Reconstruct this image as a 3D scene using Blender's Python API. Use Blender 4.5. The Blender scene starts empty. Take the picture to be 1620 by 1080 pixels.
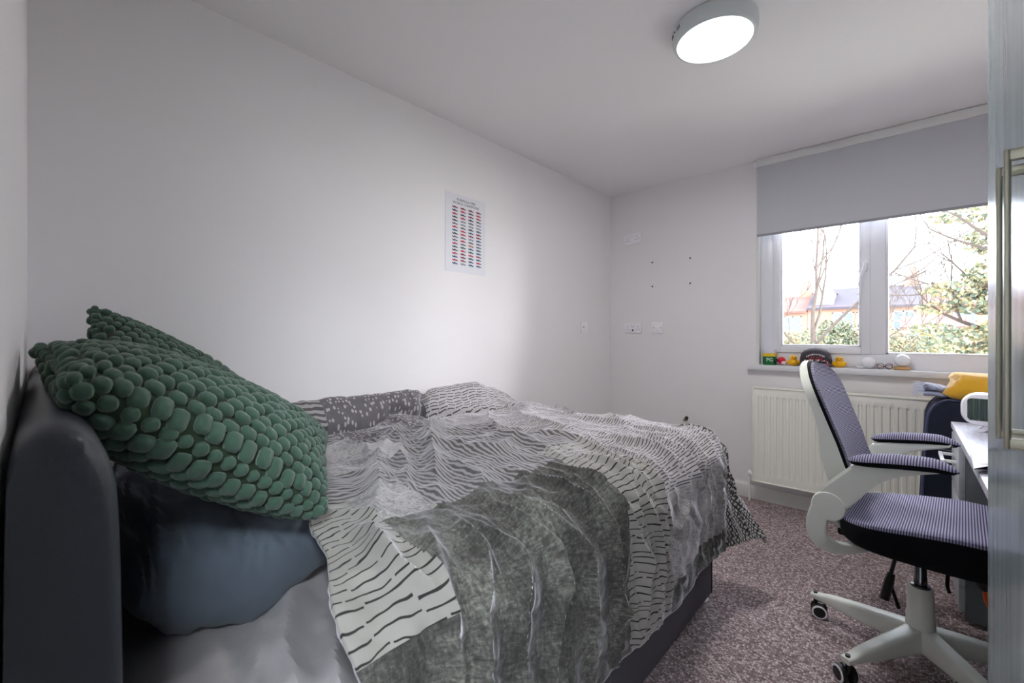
import bpy, bmesh, math, random
import numpy as np
from mathutils import Vector, Matrix
random.seed(7); rng = np.random.RandomState(7)
C = bpy.context.scene.collection
SC = bpy.context.scene
# ---------------------------------------------------------------- camera, world, light, exposure
cam_d = bpy.data.cameras.new('camera'); cam = bpy.data.objects.new('camera', cam_d); C.objects.link(cam)
SC.camera = cam
cam_d.sensor_width = 36.0; cam_d.sensor_fit = 'HORIZONTAL'; cam_d.lens = 682/1620*36
cam_d.shift_y = -9/1620
cam_d.clip_start = 0.01; cam_d.clip_end = 400
cam.location = (0, 0, 1.161)
cam.rotation_euler = (math.radians(90), 0, math.radians(42.36))
cam_d.dof.use_dof = True; cam_d.dof.focus_distance = 1.9; cam_d.dof.aperture_fstop = 6.3

W = bpy.data.worlds.new('world'); SC.world = W; W.use_nodes = True
nt = W.node_tree; nt.nodes.clear()
wo = nt.nodes.new('ShaderNodeOutputWorld'); bg = nt.nodes.new('ShaderNodeBackground')
bg.inputs[0].default_value = (0.87, 0.94, 1.06, 1); bg.inputs[1].default_value = 12.0
nt.links.new(bg.outputs[0], wo.inputs[0])

def area(name, loc, rot, sx, sy, power, col=(1, 1, 1)):
    l = bpy.data.lights.new(name, 'AREA'); l.shape = 'RECTANGLE'; l.size = sx; l.size_y = sy
    l.energy = power; l.color = col
    o = bpy.data.objects.new(name, l); C.objects.link(o); o.location = loc; o.rotation_euler = rot
    return o
# ceiling lamp's own light (just under the diffuser) and an unseen fill light added in the hallway
ld = bpy.data.lights.new('room_lamp_light', 'AREA'); ld.shape = 'DISK'; ld.size = 0.26; ld.energy = 14.0; ld.color = (1, 0.985, 0.96)
lo = bpy.data.objects.new('room_lamp_light', ld); C.objects.link(lo); lo.location = (-0.565, 1.82, 2.332)
area('hallway_fill_light', (0.95, -0.6, 2.35), (0, 0, 0), 0.45, 0.45, 58.0, (0.84, 0.96, 1.0))
sun_d = bpy.data.lights.new('hazy_sun', 'SUN'); sun_d.energy = 34.0; sun_d.angle = math.radians(85); sun_d.color = (1.0, .97, .98)
sun_o = bpy.data.objects.new('hazy_sun', sun_d); C.objects.link(sun_o)
sun_o.rotation_euler = Vector((-.96, -.20, -.19)).to_track_quat('-Z', 'Y').to_euler()
vs = SC.view_settings; vs.view_transform = 'Standard'; vs.look = 'None'; vs.gamma = 1.0; vs.use_curve_mapping = False
vs.exposure = 0.18
SC.cycles.use_denoising = True
SC.cycles.max_bounces = 10; SC.cycles.diffuse_bounces = 6

# ---------------------------------------------------------------- materials
def srgb(r, g, b):
    f = lambda c: (c/255/12.92) if c/255 <= .04045 else ((c/255+.055)/1.055)**2.4
    return (f(r), f(g), f(b), 1)
class NT:
    def __init__(s, name):
        s.m = bpy.data.materials.new(name); s.m.use_nodes = True; s.t = s.m.node_tree
        s.b = s.t.nodes['Principled BSDF']
    def n(s, kind, **kw):
        x = s.t.nodes.new(kind)
        for k, v in kw.items():
            if k.startswith('i_'):
                x.inputs[k[2:].replace('_', ' ')].default_value = v
            else: setattr(x, k, v)
        return x
    def l(s, a, b): s.t.links.new(a, b)
    def math(s, op, a, b=None, clamp=False):
        x = s.t.nodes.new('ShaderNodeMath'); x.operation = op; x.use_clamp = clamp
        for i, v in enumerate((a, b)):
            if v is None: continue
            if isinstance(v, (int, float)): x.inputs[i].default_value = v
            else: s.l(v, x.inputs[i])
        return x.outputs[0]
    def mix(s, f, a, b):
        x = s.t.nodes.new('ShaderNodeMix'); x.data_type = 'RGBA'
        for i, v in ((0, f), (6, a), (7, b)):
            if isinstance(v, (int, float, tuple)): x.inputs[i].default_value = v
            else: s.l(v, x.inputs[i])
        return x.outputs[2]
    def ramp(s, f, stops):
        x = s.t.nodes.new('ShaderNodeValToRGB'); e = x.color_ramp.elements
        while len(e) < len(stops): e.new(0.5)
        for el, (p, c) in zip(e, stops): el.position = p; el.color = c
        s.l(f, x.inputs[0]); return x.outputs[0]
    def noise(s, scale, vec=None, detail=3, rough=.5, mapping=None):
        x = s.n('ShaderNodeTexNoise'); x.inputs['Scale'].default_value = scale; x.inputs['Detail'].default_value = detail
        x.inputs['Roughness'].default_value = rough
        if vec is not None:
            if mapping:
                mp = s.n('ShaderNodeMapping'); mp.inputs['Scale'].default_value = mapping; s.l(vec, mp.inputs[0]); vec = mp.outputs[0]
            s.l(vec, x.inputs['Vector'])
        return x.outputs['Fac']
    def bump(s, h, strength=.3, dist=.001):
        x = s.n('ShaderNodeBump'); x.inputs['Strength'].default_value = strength; x.inputs['Distance'].default_value = dist
        s.l(h, x.inputs['Height']); s.l(x.outputs[0], s.b.inputs['Normal'])
def mat(name, col, rough=.5, metal=0, spec=.5, bump=0, bscale=200, var=0, vscale=6, sheen=0, coat=0, bmap=None):
    k = NT(name); b = k.b
    b.inputs['Base Color'].default_value = col; b.inputs['Roughness'].default_value = rough
    b.inputs['Metallic'].default_value = metal; b.inputs['Specular IOR Level'].default_value = spec
    if sheen: b.inputs['Sheen Weight'].default_value = sheen
    if coat: b.inputs['Coat Weight'].default_value = coat
    tc = k.n('ShaderNodeTexCoord')
    if bump:
        k.bump(k.noise(bscale, tc.outputs['Object'], 3, .6, bmap), bump, .002)
    if var:
        c2 = tuple(c*(1-var) for c in col[:3])+(1,)
        k.l(k.mix(k.noise(vscale, tc.outputs['Object'], 4), c2, tuple(min(1, c*(1+var)) for c in col[:3])+(1,)), b.inputs['Base Color'])
    return k.m
M = {}
M['wall'] = mat('wall_paint', srgb(233, 230, 231), .75, spec=.25, bump=.05, bscale=90)
M['ceiling'] = mat('ceiling_paint', srgb(236, 233, 234), .85, spec=.2, bump=.04, bscale=60)
M['white'] = mat('white_gloss_trim', srgb(222, 222, 220), .35)
M['upvc'] = mat('white_upvc', srgb(232, 232, 238), .28)
M['sill'] = mat('white_sill_board', srgb(222, 222, 226), .35)
M['radiator'] = mat('cream_radiator_enamel', srgb(240, 239, 230), .35, spec=.4)
M['plastic'] = mat('white_plastic', srgb(240, 238, 242), .35)
M['slot'] = mat('dark_slot', srgb(60, 52, 55), .6)
M['blind'] = mat('grey_blind_fabric', srgb(196, 197, 203), .85, spec=.15, bump=.15, bscale=700)
M['chrome'] = mat('brushed_nickel', srgb(138, 136, 122), .30, metal=1, bump=.05, bscale=60)
M['black'] = mat('black_plastic', srgb(18, 18, 20), .4)
M['blackfab'] = mat('black_fabric', srgb(14, 15, 20), .9, spec=.2, bump=.3, bscale=900)
M['chairwhite'] = mat('white_chair_plastic', srgb(226, 228, 220), .38)
M['steel'] = mat('dark_steel', srgb(120, 120, 125), .25, metal=1)
M['leather'] = mat('navy_black_leather', srgb(42, 46, 54), .42, spec=.5, bump=.35, bscale=260)
M['duck'] = mat('yellow_rubber', srgb(252, 190, 20), .35)
M['beak'] = mat('orange_rubber', srgb(240, 120, 10), .4)
M['eye'] = mat('black_eye', srgb(20, 20, 20), .3)
M['cabinet'] = mat('dark_grey_board', srgb(98, 104, 108), .45, var=.06)
M['paper'] = mat('white_paper', srgb(235, 236, 240), .7)
M['orange'] = mat('orange_plastic', srgb(235, 95, 10), .4)
M['wood'] = mat('pale_wood', srgb(190, 150, 100), .55, var=.15, vscale=40)
M['navy'] = mat('navy_suitcase_fabric', srgb(40, 46, 62), .7, spec=.3, bump=.5, bscale=500)
M['piping'] = mat('navy_piping', srgb(70, 74, 105), .4)
M['thread'] = mat('pale_stitching', srgb(120, 125, 135), .6)
M['brownwood'] = mat('brown_wood', srgb(120, 95, 70), .6, var=.3)

def glass(name, rough=0, tint=(1, 1, 1, 1), solid=False):
    k = NT(name); t = k.t
    if solid:
        k.b.inputs['Transmission Weight'].default_value = .9; k.b.inputs['Roughness'].default_value = .03
        k.b.inputs['Base Color'].default_value = tint; k.b.inputs['IOR'].default_value = 1.45; return k.m
    tr = k.n('ShaderNodeBsdfTransparent'); gl = k.n('ShaderNodeBsdfGlossy'); gl.inputs['Roughness'].default_value = 0.0
    mx = k.n('ShaderNodeMixShader'); fr = k.n('ShaderNodeFresnel'); fr.inputs[0].default_value = 1.3
    k.l(fr.outputs[0], mx.inputs[0]); k.l(tr.outputs[0], mx.inputs[1]); k.l(gl.outputs[0], mx.inputs[2])
    k.l(mx.outputs[0], t.nodes['Material Output'].inputs[0]); return k.m
M['glass'] = glass('window_glass')
M['crystal'] = glass('clear_crystal', solid=True)

def emis(name, col, s):
    k = NT(name); k.b.inputs['Base Color'].default_value = (1, 1, 1, 1); k.b.inputs['Emission Color'].default_value = col
    k.b.inputs['Emission Strength'].default_value = s; return k.m
M['lampglow'] = emis('lit_diffuser', (1, 1, 1, 1), 2.5)

def carpet():
    k = NT('brown_loop_carpet'); tc = k.n('ShaderNodeTexCoord'); v = tc.outputs['Object']
    w1 = k.n('ShaderNodeTexVoronoi'); w1.inputs['Scale'].default_value = 135; w1.inputs['Randomness'].default_value = .55; k.l(v, w1.inputs['Vector'])
    n1 = k.noise(9, v, 3); n2 = k.noise(60, v, 2)
    rnd = k.n('ShaderNodeSeparateColor'); k.l(w1.outputs['Color'], rnd.inputs[0])
    c = k.ramp(rnd.outputs[0], [(0, srgb(134, 117, 117)), (.5, srgb(168, 151, 153)), (1, srgb(222, 208, 209))])
    d = k.ramp(w1.outputs['Distance'], [(.3, (1, 1, 1, 1)), (.85, (.25, .2, .2, 1))])
    mm = k.n('ShaderNodeMix', data_type='RGBA', blend_type='MULTIPLY'); mm.inputs[0].default_value = .8
    k.l(c, mm.inputs[6]); k.l(d, mm.inputs[7])
    k.l(mm.outputs[2], k.b.inputs['Base Color']); k.b.inputs['Roughness'].default_value = .95; k.b.inputs['Specular IOR Level'].default_value = .1
    inv = k.math('SUBTRACT', 1.0, w1.outputs['Distance']); k.bump(inv, 1.0, .004)
    return k.m
M['carpet'] = carpet()

def striped(name, c1, c2, scale, axis, distort=0, rough=.8, bump=.4, coord='Object', width=.5):
    k = NT(name); tc = k.n('ShaderNodeTexCoord'); w = k.n('ShaderNodeTexWave'); w.bands_direction = axis
    w.inputs['Scale'].default_value = scale; w.inputs['Distortion'].default_value = distort; w.inputs['Detail'].default_value = 1
    k.l(tc.outputs[coord], w.inputs['Vector'])
    k.l(k.ramp(w.outputs['Fac'], [(max(0, width-.25), c1), (min(1, width+.25), c2)]), k.b.inputs['Base Color'])
    k.b.inputs['Roughness'].default_value = rough; k.b.inputs['Specular IOR Level'].default_value = .3
    k.bump(w.outputs['Fac'], bump, .0015); return k.m
M['meshback'] = striped('chair_mesh_back', srgb(58, 54, 74), srgb(172, 168, 192), 62, 'Z', 1.0)
M['meshseat'] = striped('chair_mesh_seat', srgb(66, 62, 86), srgb(160, 156, 184), 46, 'X', .3)
M['divan'] = striped('grey_divan_fabric', srgb(66, 64, 72), srgb(100, 98, 106), 90, 'Z', .5, bump=.3)
def planked(name, a, b, sc, axis_scale):
    k = NT(name); tc = k.n('ShaderNodeTexCoord')
    n = k.noise(sc, tc.outputs['Object'], 5, .6, axis_scale); k.l(k.ramp(n, [(.3, a), (.7, b)]), k.b.inputs['Base Color'])
    k.b.inputs['Roughness'].default_value = .42; return k.m
M['desk'] = planked('pale_grey_wood_desk', srgb(178, 178, 190), srgb(218, 218, 230), 8, (14, 1, 4))
M['wardrobe'] = planked('grey_green_gloss_board', srgb(132, 146, 151), srgb(158, 171, 176), 3, (1, 10, .5))
M['wardrobe'].node_tree.nodes['Principled BSDF'].inputs['Roughness'].default_value = .22
M['pale_desk_front'] = planked('pale_drawer_front', srgb(170, 174, 180), srgb(192, 196, 202), 6, (1, 1, 10))

def cloth(name, c1, c2, rough=.9, ns=14, sheen=.2, bstr=.25, anis=None):
    k = NT(name); tc = k.n('ShaderNodeTexCoord'); v = tc.outputs['Object']
    k.l(k.mix(k.noise(ns, v, 4, .6, anis), c1, c2), k.b.inputs['Base Color'])
    k.b.inputs['Roughness'].default_value = rough; k.b.inputs['Sheen Weight'].default_value = sheen
    k.b.inputs['Specular IOR Level'].default_value = .2
    k.bump(k.noise(700, v, 2), bstr, .0008); return k.m
M['pillow'] = cloth('slate_cotton', srgb(88, 96, 108), srgb(102, 110, 122), .75)
M['sheet'] = cloth('taupe_sheet', srgb(150, 144, 147), srgb(170, 164, 168))
M['yellow'] = cloth('mustard_fleece', srgb(206, 152, 30), srgb(230, 176, 52), ns=30, sheen=.5)
M['greyblue'] = cloth('pale_blue_grey_knit', srgb(120, 124, 150), srgb(172, 176, 198), ns=60)
M['knit'] = cloth('dark_green_knit', srgb(44, 60, 44), srgb(56, 74, 54), ns=60)
M['bobble'] = cloth('green_bobble_wool', srgb(54, 80, 67), srgb(76, 102, 88), ns=30, sheen=.35, bstr=.8)

# ---------------------------------------------------------------- builders
class MB:
    def __init__(s): s.bm = bmesh.new(); s.mats = []
    def _fin(s, verts, mi):
        if mi:
            for f in {f for v in verts for f in v.link_faces}: f.material_index = mi
    def box(s, c, size, bev=0, rot=None, mi=0, seg=2):
        t = bmesh.new(); bmesh.ops.create_cube(t, size=1)
        for v in t.verts: v.co = Vector((v.co.x*size[0], v.co.y*size[1], v.co.z*size[2]))
        if bev: bmesh.ops.bevel(t, geom=list(t.edges), offset=bev, segments=seg, affect='EDGES', profile=.5)
        m = Matrix.Translation(c) @ (rot.to_4x4() if rot is not None else Matrix())
        bmesh.ops.transform(t, matrix=m, verts=t.verts)
        for f in t.faces: f.material_index = mi
        me = bpy.data.meshes.new('t'); t.to_mesh(me); t.free(); s.bm.from_mesh(me); bpy.data.meshes.remove(me)
        return s
    def b2(s, lo, hi, bev=0, mi=0):
        return s.box([(a+b)/2 for a, b in zip(lo, hi)], [abs(b-a) for a, b in zip(lo, hi)], bev, None, mi)
    def loft(s, rings, closed=True, caps=True, mi=0, loop=False):
        R = [[s.bm.verts.new(p) for p in r] for r in rings]; n = len(R[0])
        pairs = list(zip(R, R[1:]))+([(R[-1], R[0])] if loop else [])
        for a, b in pairs:
            for i in range(n if closed else n-1):
                j = (i+1) % n
                try: f = s.bm.faces.new((a[i], a[j], b[j], b[i])); f.material_index = mi
                except ValueError: pass
        if caps and closed and not loop:
            for r in (R[0][::-1], R[-1]):
                try: f = s.bm.faces.new(r); f.material_index = mi
                except ValueError: pass
        return s
    def tube(s, pts, rad, n=10, mi=0, caps=True, flat=None):
        pts = [Vector(p) for p in pts]; rad = rad if isinstance(rad, (list, tuple)) else [rad]*len(pts)
        rings = []; up = None
        for i, p in enumerate(pts):
            d = (pts[min(i+1, len(pts)-1)]-pts[max(i-1, 0)]).normalized()
            if up is None:
                up = Vector((0, 0, 1)) if abs(d.z) < .9 else Vector((1, 0, 0))
            x = d.cross(up).normalized(); up = x.cross(d).normalized()
            k = flat or (1, 1)
            rings.append([p+rad[i]*(math.cos(2*math.pi*j/n)*x*k[0]+math.sin(2*math.pi*j/n)*up*k[1]) for j in range(n)])
        return s.loft(rings, mi=mi, caps=caps)
    def lathe(s, prof, c=(0, 0, 0), n=32, rot=None, mi=0, caps=True):
        rot = rot or Matrix.Identity(3)
        rings = [[Vector(c)+rot @ Vector((r*math.cos(2*math.pi*j/n), r*math.sin(2*math.pi*j/n), z)) for j in range(n)] for r, z in prof]
        return s.loft(rings, mi=mi, caps=caps)
    def ball(s, c, r, sc=(1, 1, 1), rot=None, mi=0, u=16, v=10):
        prof = [(max(1e-4, math.sin(math.pi*i/v)), -math.cos(math.pi*i/v)) for i in range(v+1)]
        rot = rot or Matrix.Identity(3)
        rings = [[Vector(c)+rot @ Vector((r*sc[0]*q*math.cos(2*math.pi*j/u), r*sc[1]*q*math.sin(2*math.pi*j/u), r*sc[2]*z)) for j in range(u)] for q, z in prof]
        return s.loft(rings, mi=mi)
    def prism(s, poly, y0, y1, bev=0, mi=0, plane='xz'):
        t = bmesh.new()
        mk = (lambda a, b, y: (a, y, b)) if plane == 'xz' else ((lambda a, b, y: (a, b, y)) if plane == 'xy' else (lambda a, b, y: (y, a, b)))
        A = [t.verts.new(mk(a, b, y0)) for a, b in poly]; B = [t.verts.new(mk(a, b, y1)) for a, b in poly]
        t.faces.new(A[::-1]); t.faces.new(B)
        for i in range(len(A)):
            j = (i+1) % len(A); t.faces.new((A[i], A[j], B[j], B[i]))
        bmesh.ops.recalc_face_normals(t, faces=t.faces)
        if bev: bmesh.ops.bevel(t, geom=[e for e in t.edges], offset=bev, segments=2, affect='EDGES')
        for f in t.faces: f.material_index = mi
        me = bpy.data.meshes.new('t'); t.to_mesh(me); t.free(); s.bm.from_mesh(me); bpy.data.meshes.remove(me)
        return s
    def quad(s, a, b, c, d, mi=0):
        f = s.bm.faces.new([s.bm.verts.new(p) for p in (a, b, c, d)]); f.material_index = mi; return s
    def build(s, name, mats, parent=None, smooth=True, sub=0):
        bmesh.ops.recalc_face_normals(s.bm, faces=s.bm.faces)
        me = bpy.data.meshes.new(name); s.bm.to_mesh(me); s.bm.free()
        return link(name, me, mats, parent, smooth, sub)
def link(name, me, mats, parent=None, smooth=True, sub=0):
    for m in (mats if isinstance(mats, (list, tuple)) else [mats]): me.materials.append(m)
    if smooth:
        me.shade_smooth()
        try: me.set_sharp_from_angle(angle=math.radians(38))
        except Exception: pass
    o = bpy.data.objects.new(name, me); C.objects.link(o)
    if parent is not None: o.parent = parent
    if sub:
        md = o.modifiers.new('sub', 'SUBSURF'); md.levels = sub; md.render_levels = sub
    return o
def grid_mesh(name, P, mats, parent=None, uv=None, fattr=None, wrap=False):
    h, w = P.shape[:2]
    idx = np.arange(h*w).reshape(h, w)
    F = np.stack([idx[:-1, :-1], idx[1:, :-1], idx[1:, 1:], idx[:-1, 1:]], -1).reshape(-1, 4)
    me = bpy.data.meshes.new(name); me.vertices.add(h*w); me.vertices.foreach_set('co', P.reshape(-1).astype(np.float32))
    me.loops.add(F.size); me.loops.foreach_set('vertex_index', F.reshape(-1).astype(np.int32))
    me.polygons.add(len(F)); me.polygons.foreach_set('loop_start', (np.arange(len(F))*4).astype(np.int32))
    me.update(calc_edges=True)
    if uv is not None:
        l = me.uv_layers.new(name='UVMap'); l.data.foreach_set('uv', uv.reshape(-1, 2)[F.reshape(-1)].reshape(-1).astype(np.float32))
    if fattr is not None:
        a = me.attributes.new('pat', 'FLOAT', 'FACE'); a.data.foreach_set('value', fattr.reshape(-1).astype(np.float32))
    me.validate()
    return link(name, me, mats, parent, True)
def tag(o, label=None, cat=None, group=None, kind=None):
    if label: o['label'] = label
    if cat: o['category'] = cat
    if group: o['group'] = group
    if kind: o['kind'] = kind
    return o
def thing(name, label, cat, loc=(0, 0, 0), rz=0, group=None):
    o = bpy.data.objects.new(name, None); C.objects.link(o); o.location = loc; o.rotation_euler = (0, 0, rz)
    return tag(o, label, cat, group)
def struct(o): o['kind'] = 'structure'; return o
def vnoise(x, y, seed=0):
    r = np.random.RandomState(seed); T = r.rand(64, 64)
    xi = np.floor(x).astype(int); yi = np.floor(y).astype(int); fx = x-xi; fy = y-yi
    fx = fx*fx*(3-2*fx); fy = fy*fy*(3-2*fy)
    g = lambda a, b: T[a % 64, b % 64]
    return (g(xi, yi)*(1-fx)+g(xi+1, yi)*fx)*(1-fy)+(g(xi, yi+1)*(1-fx)+g(xi+1, yi+1)*fx)*fy-.5
def sstep(a, b, x): t = np.clip((x-a)/(b-a), 0, 1); return t*t*(3-2*t)

# ---------------------------------------------------------------- setting
XL_, XR, YW, YH, H = -1.951, .745, 3.442, -.024, 2.40
WX0, WX1, WZ0, WZ1 = -.785, .54, .94, 2.30     # window hole
struct(MB().b2((XL_-.1, -1.5, -.1), (1.85, YW+.125, 0)).build('floor', M['carpet'], smooth=False))
struct(MB().b2((XL_-.1, -1.5, H), (1.85, YW+.125, H+.12)).build('ceiling', M['ceiling'], smooth=False))
struct(MB().b2((XL_-.1, -1.5, 0), (XL_, YW+.125, H)).build('wall_left', M['wall'], smooth=False))
struct(MB().b2((XR, YH-.1, 0), (XR+.1, YW+.125, H)).build('wall_right', M['wall'], smooth=False))
w = MB()
w.b2((XL_, YW, 0), (WX0, YW+.125, H)); w.b2((WX1, YW, 0), (XR, YW+.125, H))
w.b2((WX0, YW, 0), (WX1, YW+.125, WZ0-.02)); w.b2((WX0, YW, WZ1), (WX1, YW+.125, H))
struct(w.build('wall_back', M['wall'], smooth=False))
w = MB(); w.b2((XL_, YH-.1, 0), (-.36, YH, H)); w.b2((-.36, YH-.1, 2.03), (.5, YH, H)); w.b2((.5, YH-.1, 0), (XR, YH, H))
struct(w.build('wall_front', M['wall'], smooth=False))
w = MB(); w.b2((-1.0, -1.3, 0), (1.7, -1.2, H)); w.b2((-1.1, -1.3, 0), (-1.0, YH-.1, H)); w.b2((1.7, -1.3, 0), (1.8, YH, H)); w.b2((XR+.1, YH-.1, 0), (1.7, YH, H))
struct(w.build('wall_hallway', M['wall'], smooth=False))
w = MB()
w.box(((XL_+XR)/2, YW-.007, .048), (XR-XL_, .014, .096), .004)
struct(w.build('baseboard_back', M['white']))
struct(MB().box((XL_+.007, 1.72, .048), (.014, 3.4, .096), .004).build('baseboard_left', M['white']))
# window
FY0, FY1 = 3.50, 3.56
win = bpy.data.objects.new('window_1', None); C.objects.link(win); struct(win); win.location = (0, 0, 0)
m = MB()
m.b2((WX0+.018, FY0, WZ0), (-.69, FY1, WZ1), .004); m.b2((.47, FY0, WZ0), (WX1, FY1, WZ1), .004)
m.b2((-.163, FY0-.003, WZ0+.105), (-.088, FY1, WZ1-.002), .003)
m.b2((-.69, FY0, WZ0), (.47, FY1, WZ0+.105), .004); m.b2((-.69, FY0, 2.24), (.47, FY1, WZ1), .004)
m.build('window_frame', M['upvc'], win)
def sash(x0, x1, z0, z1, t, nm):
    m = MB(); y0, y1 = FY0-.012, FY1-.008
    for lo, hi in (((x0, z0), (x0+t, z1)), ((x1-t, z0), (x1, z1)), ((x0+t, z0), (x1-t, z0+t)), ((x0+t, z1-t), (x1-t, z1))):
        m.b2((lo[0], y0, lo[1]), (hi[0], y1, hi[1]), .006)
    g = .012
    for lo, hi in (((x0+t, z0+t), (x0+t+g, z1-t)), ((x1-t-g, z0+t), (x1-t, z1-t)), ((x0+t, z0+t), (x1-t, z0+t+g)), ((x0+t, z1-t-g), (x1-t, z1-t))):
        m.b2((lo[0], y0+.014, lo[1]), (hi[0], y1-.01, hi[1]), .003)
    s = m.build(nm, M['upvc'], win)
    MB().b2((x0+t, FY0+.022, z0+t), (x1-t, FY0+.026, z1-t)).build('pane', M['glass'], s, smooth=False)
    return s
sL = sash(-.690, -.160, 1.045, 2.25, .045, 'opening_sash')
m = MB(); g = .014
x0, x1, z0, z1 = -.088, .47, WZ0+.105, 2.24
for lo, hi in (((x0, z0), (x0+g, z1)), ((x1-g, z0), (x1, z1)), ((x0, z0), (x1, z0+g)), ((x0, z1-g), (x1, z1))):
    m.b2((lo[0], FY0+.004, lo[1]), (hi[0], FY1-.01, hi[1]), .003)
s = m.build('glazing_bead', M['upvc'], win)
MB().b2((x0, FY0+.022, z0), (x1, FY0+.026, z1)).build('pane', M['glass'], s, smooth=False)
m = MB(); m.box((-.182, FY0-.016, 1.60), (.024, .012, .075), .005)
m.tube([(-.182, FY0-.02, 1.605), (-.182, FY0-.05, 1.605)], .010, 12)
m.tube([(-.180, FY0-.052, 1.612), (-.188, FY0-.055, 1.57), (-.203, FY0-.055, 1.53), (-.207, FY0-.052, 1.475)], [.011, .011, .0095, .008], 10)
m.build('window_handle', M['upvc'], win)
struct(MB().box(((WX0+WX1)/2, 3.47, .9395), (WX1-WX0+.095, .155, .036), .005).build('trim_windowsill', M['sill']))
# bright reveal lining
m = MB(); m.b2((WX0, YW+.002, WZ0), (WX0+.018, FY1, WZ1)); m.b2((WX1-.004, YW+.002, WZ0), (WX1+.01, FY1, WZ1))
struct(m.build('trim_reveal', M['white'], smooth=False))
# entry-door opening lining behind the camera
m = MB(); m.b2((-.385, YH-.13, 0), (-.36, YH-.001, 2.03)); m.b2((.5, YH-.13, 0), (.525, YH-.001, 2.03)); m.b2((-.385, YH-.13, 2.03), (.525, YH-.001, 2.055))
struct(m.build('trim_doorway', M['white'], smooth=False))
# wall plug holes left by an old bracket
for i, (x, z) in enumerate(((-1.556, 1.772), (-1.556, 1.572), (-1.246, 1.771), (-1.246, 1.573))):
    o = MB().lathe([(.0065, 0), (.0065, .003), (.003, .004)], (x, YW, z), 12, Matrix.Rotation(math.radians(90), 3, 'X')).build('wall_plug', M['slot'])
    tag(o, ['upper left dark screw plug in the back wall, below the tilted socket', 'lower left dark screw plug in the back wall above the corner sockets',
            'upper right dark screw plug in the back wall toward the window', 'lower right dark screw plug in the back wall toward the window'][i], 'wall plug', 'old bracket plugs in the back wall')

# ---------------------------------------------------------------- bed: base, mattress, headboard
bed = thing('divan_bed', 'double divan bed with grey fabric base and black leather headboard against left wall', 'bed', (-1.28, 1.0, 0))
def L(p, o): return tuple(a-b for a, b in zip(p, o))
BO = (-1.28, 1.0, 0)
m = MB(); m.b2(L((-1.94, .065, .035), BO), L((-.625, 1.02, .33), BO), .008)
d1 = m.build('divan_base', M['divan'], bed)
m = MB(); m.b2(L((-1.94, 1.024, .035), BO), L((-.625, 2.0, .33), BO), .008); m.build('divan_base', M['divan'], bed)
m = MB()
for x in (-.628,): m.b2(L((x-.002, 1.975, .04), BO), L((x+.006, 1.981, .33), BO), .001)
m.build('corner_seam', M['slot'], bed)
# drawer front in near side of base
m = MB(); m.b2(L((-.632, 1.10, .075), BO), L((-.6205, 1.88, .31), BO), .004); m.build('drawer_front', M['divan'], bed)
for x, y in ((-.66, 1.965), (-.66, .15), (-1.9, 1.965), (-1.9, .15)):
    MB().lathe([(.022, 0), (.026, .008), (.018, .012), (.014, .036)], L((x, y, 0), BO), 16).build('castor_foot', M['plastic'], bed)
mt = MB(); mt.box(L((-1.285, 1.035, .465), BO), (1.31, 1.92, .255), .05, seg=4); mt.build('mattress', M['sheet'], bed)
# headboard: rounded padded slab
HBX0, HBX1 = -1.94, -.585
rings = []
prof = [(-.022, 0.0), (-.022, 1.03), (-.016, 1.062), (.0, 1.078), (.022, 1.075), (.042, 1.055), (.054, 1.02), (.058, .97), (.060, .85), (.062, .7), (.06, .35), (.058, 0)]
def smooth_prof(p, n=2):
    for _ in range(n):
        q = [p[0]]
        for a, b in zip(p[:-1], p[1:]):
            q += [(a[0]*.75+b[0]*.25, a[1]*.75+b[1]*.25), (a[0]*.25+b[0]*.75, a[1]*.25+b[1]*.75)]
        p = q+[p[-1]]
    return p
prof = smooth_prof(prof)
for k, (x, ins) in enumerate(((HBX0, .012), (HBX0+.012, 0), (-1.5, 0), (-1.05, 0), (HBX1-.04, 0), (HBX1-.02, .002), (HBX1-.008, .006), (HBX1-.002, .012), (HBX1, .02))):
    rings.append([L((x, max(-.0222, y-(ins*.9 if y > .03 else 0)), z-ins if z > .9 else z), BO) for i, (y, z) in enumerate(prof)])
hb = MB().loft(rings); hb.build('headboard', M['leather'], bed)

# crumpled fitted sheet on the mattress head end
nx, ny = 150, 110
gx, gy = np.meshgrid(np.linspace(-1.925, -.625, nx), np.linspace(.075, 1.0, ny), indexing='ij')
def ridge(px, py, pts, w, h, p=1.5, taper=.15):
    pts = np.array(pts, float); best = np.full(px.shape, 1e9); tt = np.zeros(px.shape)
    seg = np.linalg.norm(np.diff(pts, axis=0), axis=1); tot = seg.sum(); acc = 0
    for a, b, sl in zip(pts[:-1], pts[1:], seg):
        d = b-a; t = np.clip(((px-a[0])*d[0]+(py-a[1])*d[1])/(sl*sl), 0, 1)
        q = np.hypot(px-a[0]-t*d[0], py-a[1]-t*d[1]); mk = q < best
        best = np.where(mk, q, best); tt = np.where(mk, (acc+t*sl)/tot, tt); acc += sl
    env = np.clip(tt/taper, 0, 1)*np.clip((1-tt)/taper+.25, 0, 1)
    return h*np.exp(-(best/w)**p)*env
gz = .597+.0*gx
gz += ridge(gx, gy, [(-.60, .25), (-.78, .28), (-.95, .36), (-1.1, .5)], .035, .05)
gz += ridge(gx, gy, [(-.60, .30), (-.70, .33), (-.84, .42)], .022, .04)
gz += ridge(gx, gy, [(-.6, .20), (-.74, .225), (-.9, .29)], .018, .025)
gz += ridge(gx, gy, [(-.6, .16), (-.85, .2), (-1.1, .22)], .05, .018)
gz += .010*vnoise(gx*9, gy*14, 3)+.004*vnoise(gx*30, gy*40, 4)
edge = np.minimum(np.minimum(gx+1.925, -.625-gx), gy-.075)
gz -= .03*np.exp(-(edge/.018)**1.5)
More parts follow.
